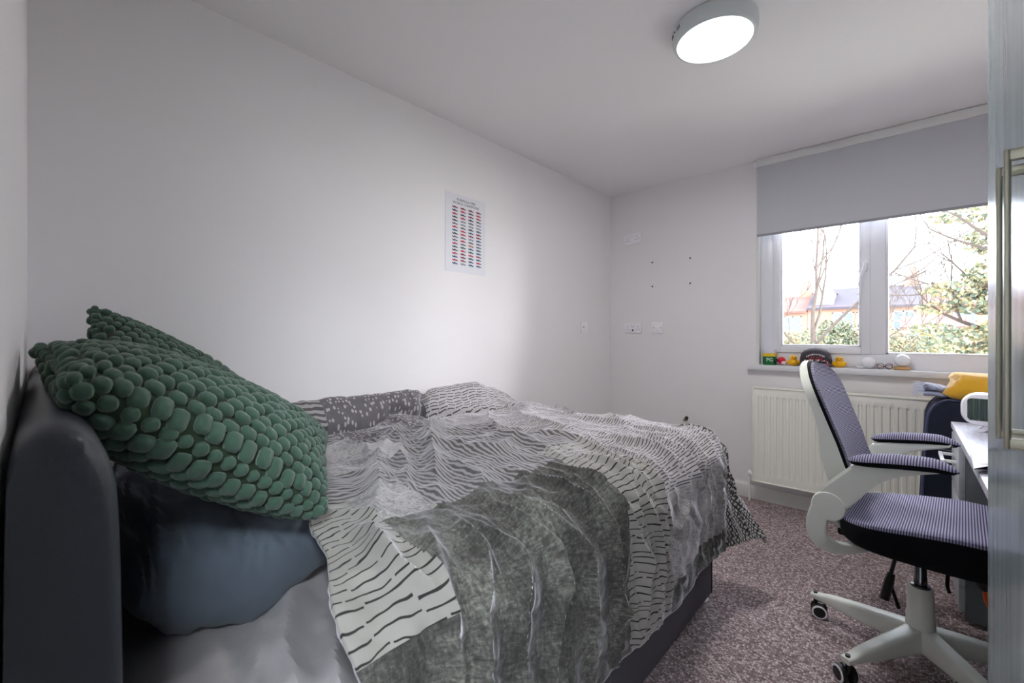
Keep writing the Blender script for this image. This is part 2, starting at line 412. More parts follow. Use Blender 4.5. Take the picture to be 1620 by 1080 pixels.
P = np.stack([gx-BO[0], gy-BO[1], gz], -1)
o = grid_mesh('fitted_sheet', P, M['sheet'], bed)

# ---------------------------------------------------------------- duvet
R_, XE, YE, X0 = .15, -.70, 1.93, -1.93
XC = (XE-X0)+.56
NX, NY = 430, 470
cx0 = np.linspace(0, XC, NX); v0 = np.linspace(0, 1, NY)
cx = np.repeat(cx0[:, None], NY, 1)
Xtop = np.minimum(cx, XE-X0)+X0
yh = np.interp(cx0, [0, .3, .53, .75, .9, 1.0, 1.18, 1.36, 1.6, XC], [.46, .52, .585, .52, .44, .395, .33, .30, .29, .27])
yh = yh+.012*np.sin(cx0*23)
cy = yh[:, None]+(YE+.52-yh[:, None])*v0[None, :]
def duvet_base(cx, cy):
    dx = np.maximum(cx-(XE-X0), 0); dy = np.maximum(cy-YE, 0)
    p = 3.5; d = (dx**p+dy**p)**(1/p); n = np.sqrt(dx*dx+dy*dy)+1e-9
    a = np.minimum(d/R_, math.pi/2); over = np.maximum(d-R_*math.pi/2, 0)
    cor = np.minimum(dx, dy)/.4
    out = R_*np.sin(a)+over*(.02+.42*np.clip(cor, 0, 1))
    drop = R_*(1-np.cos(a))+over*(1-.12*np.clip(cor, 0, 1))
    X = np.minimum(cx, XE-X0)+X0+out*dx/n; Y = np.minimum(cy, YE)+out*dy/n; Z = .755-drop
    wallside = np.clip((2.1-cy)/.4, 0, 1)
    Z = Z+.135*np.exp(-((cx-.085)/.085)**2)*wallside
    Z = Z+.03*np.exp(-((cx-.85)/.35)**2)*np.exp(-((cy-1.3)/.6)**2)
    Z = Z+.035*np.exp(-((cx-.85)/.30)**2)*np.exp(-((cy-.42)/.16)**2)
    return np.stack([X, Y, Z], -1)
P = duvet_base(cx, cy)
gu = np.gradient(P, axis=0); gv = np.gradient(P, axis=1)
N = np.cross(gu, gv); N /= np.linalg.norm(N, axis=-1, keepdims=True)+1e-12
N = np.where(N[..., 2:3] < -.05, -N, N)
if N[NX//3, NY//2, 2] < 0: N = -N
RD = [  # ridge polylines in cloth metres: (points, width, height)
 ([(1.123, .563), (1.241, .515), (1.32, .48), (1.417, .445), (1.60, .44)], .026, .040),
 ([(1.141, .625), (1.256, .603), (1.316, .598), (1.395, .537), (1.60, .50)], .024, .036),
 ([(1.166, .629), (1.281, .647), (1.352, .673), (1.392, .655), (1.464, .616), (1.7, .60)], .026, .040),
 ([(1.10, .75), (1.234, .739), (1.327, .752), (1.388, .765), (1.464, .77), (1.539, .748), (1.72, .71)], .024, .042),
 ([(1.047, .95), (1.212, .862), (1.295, .914)], .03, .022),
 ([(1.05, .43), (1.162, .44), (1.277, .427), (1.345, .454), (1.40, .47)], .022, .032),
 ([(.45, .90), (.592, .822), (.80, .66), (.922, .594), (1.116, .467)], .030, .036),
 ([(.24, 1.38), (.513, 1.059), (.865, .809), (1.126, .634)], .035, .045),
 ([(.273, 1.625), (.50, 1.40), (.764, 1.191)], .022, .025),
 ([(1.05, .93), (1.18, .919), (1.284, .936), (1.36, .967), (1.438, .985), (1.521, 1.007), (1.76, 1.03)], .024, .042),
 ([(1.15, .76), (1.27, .80), (1.327, .82), (1.392, .843), (1.478, .87), (1.571, .87), (1.74, .86)], .022, .030),
 ([(1.1, 1.05), (1.248, 1.059), (1.345, 1.077), (1.435, 1.112), (1.525, 1.143), (1.76, 1.12)], .022, .038),
 ([(1.1, 1.20), (1.241, 1.191), (1.399, 1.193), (1.503, 1.244), (1.618, 1.252), (1.74, 1.19)], .020, .034),
 ([(1.0, 1.50), (1.191, 1.489), (1.399, 1.485), (1.456, 1.475), (1.528, 1.389), (1.74, 1.338)], .020, .032),
 ([(1.05, 1.62), (1.227, 1.59), (1.395, 1.568), (1.525, 1.63), (1.75, 1.66)], .020, .030),
 ([(1.191, 1.941), (1.399, 1.783), (1.571, 1.82), (1.74, 1.84)], .020, .030),
 ([(.154, 1.165), (.416, .95), (.70, .80), (.918, .673), (1.108, .581)], .025, .032),
 ([(.66, 1.086), (.80, .96), (.882, .923), (.965, .998), (.875, 1.226)], .024, .018),
 ([(.872, .84), (1.073, .813), (1.173, .739)], .02, .02),
 ([(.70, 1.16), (.782, 1.151), (.933, 1.16), (1.169, 1.094)], .025, .020),
 ([(.80, 1.24), (.929, 1.274), (1.083, 1.336), (1.306, 1.239)], .022, .020),
 ([(.95, 1.45), (1.12, 1.38), (1.35, 1.33), (1.55, 1.28), (1.74, 1.27)], .018, .022),
 ([(.55, 1.75), (.85, 1.62), (1.1, 1.72), (1.3, 1.69), (1.6, 1.74)], .02, .020),
 ([(.35, 1.75), (.65, 1.50), (.95, 1.40)], .022, .014),
 ([(.35, .62), (.55, .75), (.70, .70)], .02, .02), ([(.30, .75), (.50, .85), (.60, .80)], .018, .018),
 ([(1.35, .36), (1.5, .37), (1.7, .36)], .025, .025),
 ([(1.28, 1.93), (1.40, 2.02), (1.55, 2.10), (1.7, 2.16)], .02, .03),
 ([(1.1, 1.98), (1.25, 2.12), (1.38, 2.3)], .022, .028), ([(.8, 1.95), (.85, 2.2), (.86, 2.4)], .025, .025), ([(.4, 1.95), (.42, 2.2), (.4, 2.4)], .025, .025),
]
D = np.zeros_like(cx)
wx = cx+.022*vnoise(cx*7, cy*7, 11); wy = cy+.026*vnoise(cx*7, cy*7, 12)
for pts, wd, hh in RD:
    r_ = ridge(wx, wy, pts, wd*.80, hh*.80, 1.3, .3)
    v_ = ridge(wx, wy, pts, wd*2.2, hh*.22, 2.0, .3)
    D += (r_-v_)*(1.0+.25*sstep(1.1, 1.45, cx))
    big = ridge(wx, wy, pts, wd*1.7, hh*.55, 1.7, .3)*sstep(1.15, .85, cx)
    D += big
# valley where the turned-back border meets the top
D -= ridge(wx, wy, [(.10, .55), (.19, .66), (.2, .8), (.2, .95), (.17, 1.12), (.18, 1.3), (.215, 1.53), (.24, 1.75), (.3, 1.98)], .014, .05, 1.6, .04)
D -= ridge(wx, wy, [(-.1, 1.36), (.1, 1.34), (.22, 1.28)], .018, .035, 1.6, .1)
side = sstep(.95, 1.35, cx)
rdg = lambda n: (1-np.abs(2*n))**3
D += side*.020*(rdg(vnoise(cy*8.5+1.2*vnoise(cx*4, cy*4, 2), cx*1.1+3, 51))-.3)
D += side*.010*(rdg(vnoise(cy*19+1.5*vnoise(cx*5, cy*5, 3), cx*2.2, 52))-.3)
D += (1-side)*.022*(rdg(vnoise((cx*.75+cy*.65)*5+vnoise(cx*5, cy*5, 4), (cx*.65-cy*.75)*2.2, 53))-.3)*sstep(.12, .35, cx)
D += (1-side)*.010*(rdg(vnoise((cx*.5-cy*.86)*11+vnoise(cx*5, cy*5, 5), (cx*.86+cy*.5)*3.5, 54))-.3)
D += side*.010*vnoise(cy*14+2*vnoise(cx*3, cy*3, 2), cx*1.2, 5)*2
D += (1-side)*.022*vnoise(cx*6, cy*6, 6)+.010*vnoise(cx*14+cy*5, cy*14, 8)
u1, v1 = (cx+cy)*.7, (cx-cy)*.7
D += .010*(np.abs(vnoise(u1*9, v1*26, 9))*2-.4)*(.4+.6*side)+.0035*vnoise(cx*55, cy*45, 10)
D *= np.clip((XC-cx)/.02, .5, 1)*(.35+.65*sstep(0, .05, v0))[None, :]
P = P+N*D[..., None]
# free hem curls under a little and the cloth stays clear of the wall
P[..., 0] = np.maximum(P[..., 0], XL_+.012)
P[..., 2] += (.045*vnoise(cy*4.2, cx*0+1.7, 21)*2)*sstep(1.5, XC, cx)
mask = (P[..., 2] < .66) & (P[..., 0] > -.72)
P[..., 0] = np.where(mask & (P[..., 1] < 2.0), np.maximum(P[..., 0], -.592), P[..., 0])
topm = (P[..., 0] < -.66) & (P[..., 1] < 1.97)
P[..., 2] = np.where(topm, np.maximum(P[..., 2], .665), P[..., 2])
fx = (cx[:-1, :-1]+cx[1:, 1:])/2; fy = (cy[:-1, :-1]+cy[1:, 1:])/2
pat = np.full(fx.shape, 5.0)           # default distressed light
def rect(x0, x1, y0, y1, k): pat[(fx >= x0) & (fx < x1) & (fy >= y0) & (fy < y1)] = k
rect(0, .30, 0, .80, 6); rect(0, .36, .80, 1.32, 3); rect(0, .25, 1.32, 2.1, 7)
rect(.25, .62, .0, .62, 4); rect(.36, 1.13, .62, 1.34, 2); rect(.30, .76, .0, .80, 5); rect(.76, .97, 0, .62, 6)
rect(.97, 1.38, 0, .475, 1); rect(1.13, 2, .475, 1.08, 0); rect(1.38, 2, 0, .475, 0)
rect(1.05, 2, 1.08, 1.34, 1); rect(.25, .70, 1.34, 1.9, 7); rect(.70, 1.42, 1.34, 1.93, 7); rect(1.42, 1.70, 1.34, 1.93, 5); rect(1.70, 2, 1.34, 1.93, 0)
rect(.5, 1.18, 1.93, 3, 5); rect(1.18, 2, 1.93, 3, 4)
def duvet_mat():
    k = NT('patchwork_print_cotton'); at = k.n('ShaderNodeAttribute'); at.attribute_name = 'pat'; a = at.outputs['Fac']
    uv = k.n('ShaderNodeUVMap'); uv.uv_map = 'UVMap'; v = uv.outputs[0]
    def wave(sc, rot, dist, det=1, lo=.4, hi=.6, dscale=2.0):
        mp = k.n('ShaderNodeMapping'); mp.inputs['Rotation'].default_value = (0, 0, math.radians(rot)); k.l(v, mp.inputs[0])
        w = k.n('ShaderNodeTexWave'); w.inputs['Scale'].default_value = sc; w.inputs['Distortion'].default_value = dist
        w.inputs['Detail'].default_value = det; w.inputs['Detail Scale'].default_value = dscale
        k.l(mp.outputs[0], w.inputs['Vector']); return k.math('SUBTRACT', w.outputs['Fac'], lo, False), (hi-lo)
    def wv(*a_, **kw):
        x, r = wave(*a_, **kw); return k.math('DIVIDE', x, r, True)
    def dashes(w_, h_, thick, gap, wob=.022, seed=0):
        """broken lines running along v, stacked along u"""
        nn = k.n('ShaderNodeTexNoise'); nn.inputs['Scale'].default_value = 12; k.l(v, nn.inputs['Vector'])
        sx = k.n('ShaderNodeSeparateXYZ'); k.l(v, sx.inputs[0])
        n0 = k.math('MULTIPLY', k.math('SUBTRACT', nn.outputs['Fac'], .5), wob*2)
        U = k.math('DIVIDE', k.math('ADD', sx.outputs[0], n0), h_); V = k.math('DIVIDE', sx.outputs[1], w_)
        row = k.math('FLOOR', U); fr = k.math('FRACT', U)
        wn = k.n('ShaderNodeTexWhiteNoise'); wn.noise_dimensions = '1D'; k.l(k.math('ADD', row, float(seed)), wn.inputs['W'])
        col_ = k.math('ADD', V, wn.outputs['Value']); cf = k.math('FRACT', col_)
        wn2 = k.n('ShaderNodeTexWhiteNoise'); wn2.noise_dimensions = '2D'; cb = k.n('ShaderNodeCombineXYZ'); k.l(row, cb.inputs[0]); k.l(k.math('FLOOR', col_), cb.inputs[1]); k.l(cb.outputs[0], wn2.inputs['Vector'])
        off = k.math('ADD', .3, k.math('MULTIPLY', wn2.outputs['Value'], .4))
        line = k.math('LESS_THAN', k.math('ABSOLUTE', k.math('SUBTRACT', fr, off)), thick)
        return k.math('MULTIPLY', line, k.math('GREATER_THAN', cf, gap))
    n_fine = k.noise(60, v, 5, .75, (1, 2.6, 1)); n_mid = k.noise(7, v, 4, .6); n_f2 = k.noise(60, v, 4, .75, (2.6, 1, 1))
    scr = k.math('ADD', k.math('MULTIPLY', n_fine, .5), k.math('MULTIPLY', n_f2, .5))
    scr2 = k.math('ADD', scr, k.math('MULTIPLY', n_mid, .5))
    dk, dm, md, lt, gl, vl = srgb(62, 61, 59), srgb(92, 90, 88), srgb(122, 118, 118), srgb(182, 178, 177), srgb(146, 145, 138), srgb(200, 196, 196)
    P0 = k.ramp(scr2, [(.64, dk), (.75, srgb(86, 84, 81)), (.84, srgb(116, 116, 110)), (.93, gl)])
    P1 = k.mix(dashes(.085, .021, .085, .06), srgb(158, 155, 150), srgb(52, 50, 50))
    P2 = k.mix(wv(21, 88, 3.6, 2, .40, .66, dscale=1.2), srgb(94, 91, 92), srgb(158, 154, 154))
    vo = k.n('ShaderNodeTexVoronoi'); vo.inputs['Scale'].default_value = 62; vo.inputs['Randomness'].default_value = .5; k.l(v, vo.inputs['Vector'])
    P3 = k.mix(k.math('LESS_THAN', vo.outputs['Distance'], .34), srgb(102, 98, 101), srgb(168, 163, 164))
    g1 = k.math('GREATER_THAN', wv(16, 40, 1.2, 1, .0, 1.0), .30); g2 = k.math('GREATER_THAN', wv(16, -48, 1.2, 1, .0, 1.0), .30)
    P4 = k.mix(k.math('MULTIPLY', g1, g2), dk, lt)
    P5 = k.ramp(scr2, [(.58, md), (.68, srgb(134, 131, 131)), (.8, srgb(180, 176, 176))])
    P6 = k.mix(wv(17, 4, 4.0, 2, .34, .62, dscale=1.0), srgb(88, 85, 87), srgb(158, 154, 154))
    P7 = k.mix(dashes(.05, .0105, .16, .12, .012, 7), srgb(178, 174, 175), srgb(84, 80, 82))
    col = P0
    for i, Pn in ((1, P1), (2, P2), (3, P3), (4, P4), (5, P5), (6, P6), (7, P7)):
        col = k.mix(k.math('COMPARE', a, float(i)), col, Pn)
    for nd in k.t.nodes:
        if nd.type == 'MATH' and nd.operation == 'COMPARE': nd.inputs[2].default_value = .5
    k.l(col, k.b.inputs['Base Color']); k.b.inputs['Roughness'].default_value = .85; k.b.inputs['Sheen Weight'].default_value = .7; k.b.inputs['Sheen Roughness'].default_value = .35; k.b.inputs['Sheen Tint'].default_value = (.95, .92, 1, 1)
    k.b.inputs['Specular IOR Level'].default_value = .2
    k.bump(k.noise(260, v, 3), .2, .001); return k.m
uvs = np.stack([cx, cy], -1)
duv = grid_mesh('duvet', P, duvet_mat(), None, uvs, pat)
md = duv.modifiers.new('thick', 'SOLIDIFY'); md.thickness = .012; md.offset = -1
tag(duv, 'rumpled grey patchwork print duvet spread over the bed and hanging over its side', 'duvet')

# ---------------------------------------------------------------- pillow and bobble cushions
def patch_frame(cn):
    A, B, Cc, Dd = [Vector(p) for p in cn]
    return A, B, Cc, Dd
def cushion_pt(cn, a, b, side, T, pinch=.10, power=.55, rc=0):
    A, B, Cc, Dd = cn
    # a: A->B direction, b: A->D direction, both -1..1 ; edges pulled in between the corners
    s, t = (a*math.sqrt(1-rc*b*b/2)+1)/2, (b*math.sqrt(1-rc*a*a/2)+1)/2
    p = A*(1-s)*(1-t)+B*s*(1-t)+Cc*s*t+Dd*(1-s)*t
    c = (A+B+Cc+Dd)/4
    e = max(abs(a), abs(b)); sag = pinch*(e**3)*(1-min(abs(a), abs(b))**2)
    p = p+(c-p)*sag
    n = (B-A).cross(Dd-A).normalized()
    th = T*((1-abs(a)**2.4)*(1-abs(b)**2.4))**power
    return p+n*th*side, n
def cushion_mesh(cn, T, mat_, name, label, cat, pinch, power, res=40, group=None, noise=0, rc=0):
    o_ = sum((Vector(p) for p in cn), Vector())/4
    root_loc = Vector((o_.x, o_.y, o_.z))
    cn = [Vector(p)-root_loc for p in cn]
    ang = np.linspace(-1, 1, res); m = MB(); bm = m.bm
    vt = {}
    for side in (1, -1):
        for i, a in enumerate(ang):
            for j, b in enumerate(ang):
                bd = i in (0, res-1) or j in (0, res-1)
                if side == -1 and bd: vt[(side, i, j)] = vt[(1, i, j)]; continue
                p, n = cushion_pt(cn, math.copysign(abs(math.sin(a*math.pi/2)), a), math.copysign(abs(math.sin(b*math.pi/2)), b), side, T, pinch, power, rc)
                if noise:
                    p = p+n*side*(1.3 if side > 0 else .4)*noise*abs(float(vnoise(np.array(a*2.5-b*1.5), np.array(b*12+a*4), 37)))*(1-max(abs(a), abs(b))**6)
                    q = float(vnoise(np.array(a*2.2+b), np.array(b*4.0), 31+side))*noise+abs(float(vnoise(np.array(a*3+b*2), np.array(b*8-a*4), 33)))*noise*1.1
                    p = p+n*side*q*(1-max(abs(a), abs(b))**6)
                vt[(side, i, j)] = bm.verts.new(p)
        for i in range(res-1):
            for j in range(res-1):
                q = [vt[(side, i, j)], vt[(side, i+1, j)], vt[(side, i+1, j+1)], vt[(side, i, j+1)]]
                if side == -1: q.reverse()
                try: bm.faces.new(q)
                except ValueError: pass
    return m, root_loc, cn
# slate pillow
pc = [(-1.58, .075, .76), (-.90, .085, .70), (-.90, .465, .685), (-1.55, .50, .78)]
m, rl, cn = cushion_mesh(pc, .125, None, 'pillow', '', '', .0, .42, 84, noise=.032, rc=.55)
o = m.build('pillow', M['pillow']); o.location = rl
tag(o, 'large slate blue-grey cotton pillow lying under the green cushions', 'pillow')

def bobble_cushion(corners, T, label, nb=18):
    m, rl, cn = cushion_mesh(corners, T, None, '', '', '', .06, .5, 30)
    th = thing('bobble_cushion', label, 'cushion', rl, 0, 'green bobble cushions on the pillow')
    m.build('cushion_cover', M['knit'], th)
    # one unit bobble: rounded pebble
    bu, bv = 10, 6
    ub = []
    for i in range(bv+1):
        ph = math.pi*i/bv
        for j in range(bu):
            t = 2*math.pi*j/bu
            sx = math.copysign(abs(math.cos(t))**.62, math.cos(t)); sy = math.copysign(abs(math.sin(t))**.62, math.sin(t))
            ub.append((math.sin(ph)**.8*sx, math.sin(ph)**.8*sy, math.cos(ph)))
    ub = np.array(ub); uf = []
    for i in range(bv):
        for j in range(bu):
            k2 = (j+1) % bu; uf.append((i*bu+j, i*bu+k2, (i+1)*bu+k2, (i+1)*bu+j))
    uf = np.array(uf); VV = []; FF = []; cnt = 0
    L1 = ((cn[1]-cn[0]).length+(cn[2]-cn[3]).length)/2; L2 = ((cn[3]-cn[0]).length+(cn[2]-cn[1]).length)/2
    for side in (1, -1):
        for i in range(nb):
            for j in range(nb):
                spread = lambda t: .62*t+.38*math.sin(t*math.pi/2)
                ta_ = -1+2*(i+.5)/nb; tb_ = -1+2*(j+.25+.5*(i % 2))/nb
                if abs(tb_) > .985: continue
                a, b = spread(ta_), spread(tb_); h_ = 1/nb
                q1, _ = cushion_pt(cn, spread(min(1, ta_+h_)), b, side, T, .06, .5); q0, _ = cushion_pt(cn, spread(max(-1, ta_-h_)), b, side, T, .06, .5)
                r1, _ = cushion_pt(cn, a, spread(min(1, tb_+h_)), side, T, .06, .5); r0, _ = cushion_pt(cn, a, spread(max(-1, tb_-h_)), side, T, .06, .5)
                la, lb = min((q1-q0).length, .052), min((r1-r0).length, .052)
                a += random.uniform(-.018, .018); b += random.uniform(-.018, .018)
                p, _ = cushion_pt(cn, a, b, side, T, .06, .5)
                e = .02
                pa, _ = cushion_pt(cn, min(.999, a+e), b, side, T, .06, .5); pa0, _ = cushion_pt(cn, max(-.999, a-e), b, side, T, .06, .5)
                pb, _ = cushion_pt(cn, a, min(.999, b+e), side, T, .06, .5); pb0, _ = cushion_pt(cn, a, max(-.999, b-e), side, T, .06, .5)
                ta = (pa-pa0); tb = (pb-pb0); nn = ta.cross(tb).normalized()*side
                ta.normalize(); tb = nn.cross(ta)
                ra = la*.46*random.uniform(.86, 1.08); rb = lb*.46*random.uniform(.86, 1.08); rn = .0088*random.uniform(.85, 1.2)
                Mx = np.array([ta, tb, nn]).T*np.array([ra, rb, rn])
                VV.append(ub@Mx.T+np.array(p+nn*.004)); FF.append(uf+cnt*len(ub)); cnt += 1
    # bobbles wrapped along the seam
    for k4 in range(4):
        for i in range(nb):
            t = -1+2*(i+.5)/nb
            a, b = ((t, -1), (1, t), (t, 1), (-1, t))[k4]
            p, n = cushion_pt(cn, a, b, 1, T, .06, .5)
            VV.append(ub*np.array([.0105, .0105, .0105])*random.uniform(.9, 1.1)+np.array(p)); FF.append(uf+cnt*len(ub)); cnt += 1
    V = np.concatenate(VV); F = np.concatenate(FF)
    me = bpy.data.meshes.new('bobbles'); me.from_pydata(V.tolist(), [], F.tolist())
    ob = link('bobbles', me, M['bobble'], th); ob['kind'] = 'stuff'
    return th
bobble_cushion([(-1.20, -.002, 1.135), (-.71, .022, 1.105), (-.845, .375, .812), (-1.27, .57, .865)], .085,
               'nearer dark green bobble cushion leaning from headboard top down to the slate pillow', 17)
bobble_cushion([(-1.66, .10, 1.235), (-1.30, .07, 1.03), (-1.48, .50, .86), (-1.86, .48, .98)], .07,
               'further dark green bobble cushion with its corner up against the left wall', 16)

# ---------------------------------------------------------------- ceiling lamp
lp = thing('ceiling_light', 'round white surface ceiling light, switched on', 'ceiling light', (-.565, 1.82, H))
MB().lathe([(.150, 0), (.156, -.004), (.158, -.02), (.156, -.045), (.152, -.056), (.146, -.061), (.139, -.062), (.1385, -.052), (.12, -.050)], n=64).build('lamp_housing', mat('lamp_housing_plastic', srgb(205, 210, 210), .4), lp)
MB().lathe([(.1385, -.056), (.137, -.0605), (.10, -.063), (.05, -.064), (.001, -.0645)], n=64).build('diffuser', M['lampglow'], lp)
m = MB()
for a in (192, 195, 198, 212, 215, 218, 205):
    t = math.radians(a+18); r = .1575
    if a == 205: m.ball((r*math.cos(t), r*math.sin(t), -.026), .004, u=8, v=6)
    else: m.box((r*math.cos(t), r*math.sin(t), -.026), (.003, .002, .016), 0, Matrix.Rotation(t, 3, 'Z'))
m.build('vent_slot', M['slot'], lp)

# ---------------------------------------------------------------- roller blind
bl = thing('roller_blind', 'grey roller blind half lowered over the window', 'blind', (-.12, 3.405, 2.36))
m = MB(); m.box((0, .012, .011), (1.31, .040, .052), .003); m.build('head_cassette', M['white'], bl)
m = MB(); m.box((0, .005, -.016+.002-.24), (1.305, .0022, .49)); m.build('blind_fabric', M['blind'], bl, smooth=False)
m = MB(); m.box((0, .005, -.495), (1.305, .006, .016), .0015); m.build('bottom_bar', mat('blind_bar', srgb(150, 150, 156), .6), bl)
for s in (-1, 1):
    m = MB(); m.box((s*.668, .01, 0), (.012, .035, .05), .004); m.lathe([(.018, 0), (.02, .006), (.012, .01)], (s*.66, .0, 0), 16, Matrix.Rotation(math.radians(90)*-s, 3, 'Y')); m.build('bracket', M['plastic'], bl)

# ---------------------------------------------------------------- radiator
rd = thing('panel_radiator', 'cream panel radiator under the window', 'radiator', (-.16, 3.36, .16))
RX0, RX1, RH = -.615, .58, .645
m = MB()
n = 32; pitch = (RX1-RX0-.05)/n
prof = []
x = RX0+.025
zs = []
def rad_front(yf, depth):
    cols = [(RX0, 0)]
    for i in range(n):
        a = RX0+.025+i*pitch
        cols += [(a+pitch*.10, 0), (a+pitch*.25, depth), (a+pitch*.52, depth), (a+pitch*.68, 0)]
    cols.append((RX1, 0))
    rows = [0, .028, .052, .066, RH-.072, RH-.058, RH-.03, RH]
    P = np.zeros((len(cols), len(rows), 3))
    for i, (xx, d) in enumerate(cols):
        for j, z in enumerate(rows):
            P[i, j] = (xx, yf+(d if 3 <= j <= 4 else 0)+(.004 if j in (0, len(rows)-1) else 0), z)
    return P
grid_mesh('front_panel', rad_front(-.03, .010), M['radiator'], rd)
MB().b2((RX0, -.022, .002), (RX1, -.018, RH-.002)).build('backing_panel', M['radiator'], rd, smooth=False)
MB().b2((RX0-.004, -.034, RH-.006), (RX1+.004, .045, RH+.004), .003).build('top_grille', M['radiator'], rd)
MB().b2((RX0-.004, -.034, -.004), (RX1+.004, -.02, .004), .002).build('bottom_lip', M['radiator'], rd)
for q in (RX0-.001, RX1+.001): MB().b2((q-.005, -.034, -.004), (q+.005, .04, RH+.004), .003).build('side_panel', M['radiator'], rd)
m = MB(); m.tube([(RX0-.004, .01, .03), (RX0-.03, .01, .03), (RX0-.035, .01, .015), (RX0-.035, .01, -.158)], .0075, 10); m.ball((RX0-.033, .01, .035), .016, (1, 1, 1.4)); m.build('valve', M['plastic'], rd)
for q in (RX0+.1, RX1-.14): MB().b2((q, .0, .1), (q+.04, .08, .5)).build('wall_bracket', M['radiator'], rd)

# ---------------------------------------------------------------- sockets and switches
def plate(name, label, x, z, w, h, kind, tilt=0, wall='back'):
    loc = (x, YW, z) if wall == 'back' else (XL_, x, z)
    t = thing(name, label, 'socket' if 'socket' in name else 'switch', loc)
    if wall == 'left': t.rotation_euler = (0, 0, math.radians(90))
    elif tilt: t.rotation_euler = (0, math.radians(tilt), 0)
    MB().b2((-w/2, -.012, -h/2), (w/2, 0, h/2), .004).build('face_plate', M['plastic'], t)
    m = MB(); k = MB()
    if kind == 'double':
        for s in (-1, 1):
            cx_ = s*w*.27
            for dx, dz, ww, hh in ((0, .012, .004, .008), (-.011, -.010, .0065, .004), (.011, -.010, .0065, .004)):
                m.box((cx_+dx, -.0125, dz), (ww, .002, hh))
            k.box((s*w*.07, -.014, .026), (.011, .006, .017), .0015)
        m.build('pin_hole', M['slot'], t)['kind'] = 'stuff'; k.build('rocker', M['plastic'], t)
    elif kind == 'fused':
        for s in (-1, 1):
            cx_ = s*w*.3
            for dx, dz, ww, hh in ((0, .012, .004, .008), (-.011, -.010, .0065, .004), (.011, -.010, .0065, .004)):
                m.box((cx_+dx, -.0125, dz), (ww, .002, hh))
            k.box((s*w*.08, -.014, .026), (.011, .006, .017), .0015)
        m.box((0, -.0125, -.018), (.013, .002, .016)); m.box((0, -.0125, .010), (.03, .002, .002))
        m.build('pin_hole', M['slot'], t)['kind'] = 'stuff'; k.build('rocker', M['plastic'], t)
    elif kind == 'blank':
        for s in (-1, 1): MB().ball((s*.031, -.0125, 0), .0035, (1, .4, 1), u=8, v=6).build('screw', M['slot'], t)
        k.box((0, -.013, 0), (.03, .003, .03), .001); k.build('insert', M['plastic'], t)
    else:
        k.box((.008, -.014, .006), (.02, .006, .032), .0015); k.build('rocker', M['plastic'], t)
        m.box((-.018, -.0125, .004), (.010, .002, .014)); m.box((.0, -.0125, -.026), (.045, .002, .0015)); m.build('fuse_slot', mat('grey_mark', srgb(165, 150, 150), .6), t)
    return t
plate('double_socket', 'white double wall socket mounted slightly tilted high on the back wall', -1.727, 1.992, .157, .094, 'double', -6)
plate('double_socket', 'white double wall socket with a charging slot, level with the small plates near the corner', -1.727, 1.227, .160, .09, 'fused')
plate('blank_socket', 'small square white blank plate right of the low double socket on back wall', -1.510, 1.227, .094, .09, 'blank')
plate('fused_switch', 'small square white fused switch on left wall near the corner', 3.01, 1.228, .09, .09, 'switch', 0, 'left')

# ---------------------------------------------------------------- poster on the left wall
po = thing('poster', 'portrait poster of tiny racing cars in four columns under a two-line title', 'poster', (XL_, 1.729, 1.767))
po.rotation_euler = (0, 0, math.radians(90))     # local x runs along +Y, -y is out of the wall
m = MB(); m.b2((-.160, -.0022, -.229), (.160, -.0006, .229)); m.build('sheet', mat('poster_paper', srgb(222, 222, 228), .6), po, smooth=False)
def join_text(items, mt_, parent, tilt=0):
    """each item: (string, size, location, z-turn); baked to one flat mesh of glyphs"""
    bm = bmesh.new()
    for body, size, loc, rz in items:
        cu = bpy.data.curves.new('glyphs', 'FONT'); cu.body = body; cu.size = size; cu.align_x = 'CENTER'; cu.extrude = .0002; cu.resolution_u = 3
        o = bpy.data.objects.new('glyphs', cu); C.objects.link(o)
        dg = bpy.context.evaluated_depsgraph_get(); me = bpy.data.meshes.new_from_object(o.evaluated_get(dg))
        me.transform(Matrix.Translation(loc) @ Matrix.Rotation(rz, 4, 'Z') @ Matrix.Rotation(math.radians(90-tilt), 4, 'X'))
        bm.from_mesh(me); bpy.data.meshes.remove(me); bpy.data.objects.remove(o); bpy.data.curves.remove(cu)
    me = bpy.data.meshes.new('lettering'); bm.to_mesh(me); bm.free()
    o = link('lettering', me, mt_, parent, smooth=False); o['kind'] = 'stuff'; return o
ink = mat('grey_ink', srgb(92, 98, 110), .7)
join_text([('FORMULA ONE', .0215, (0, -.003, .190), 0), ('WORLD CHAMPIONS', .0215, (0, -.003, .169), 0)], ink, po)
cols_ = [srgb(150, 25, 50), srgb(60, 60, 72), srgb(205, 40, 70), srgb(110, 105, 115), srgb(60, 95, 130), srgb(150, 150, 155), srgb(200, 120, 60), srgb(40, 90, 80)]
cm = [mat('car_ink', c, .7) for c in cols_]
seq = '0000 1212 2102 1213 1535 3555 2314 4240 1200 3354 3233 2363 7744 1274 2020 4014 2042 4544 1020'.split()
m = MB(); rows = 18
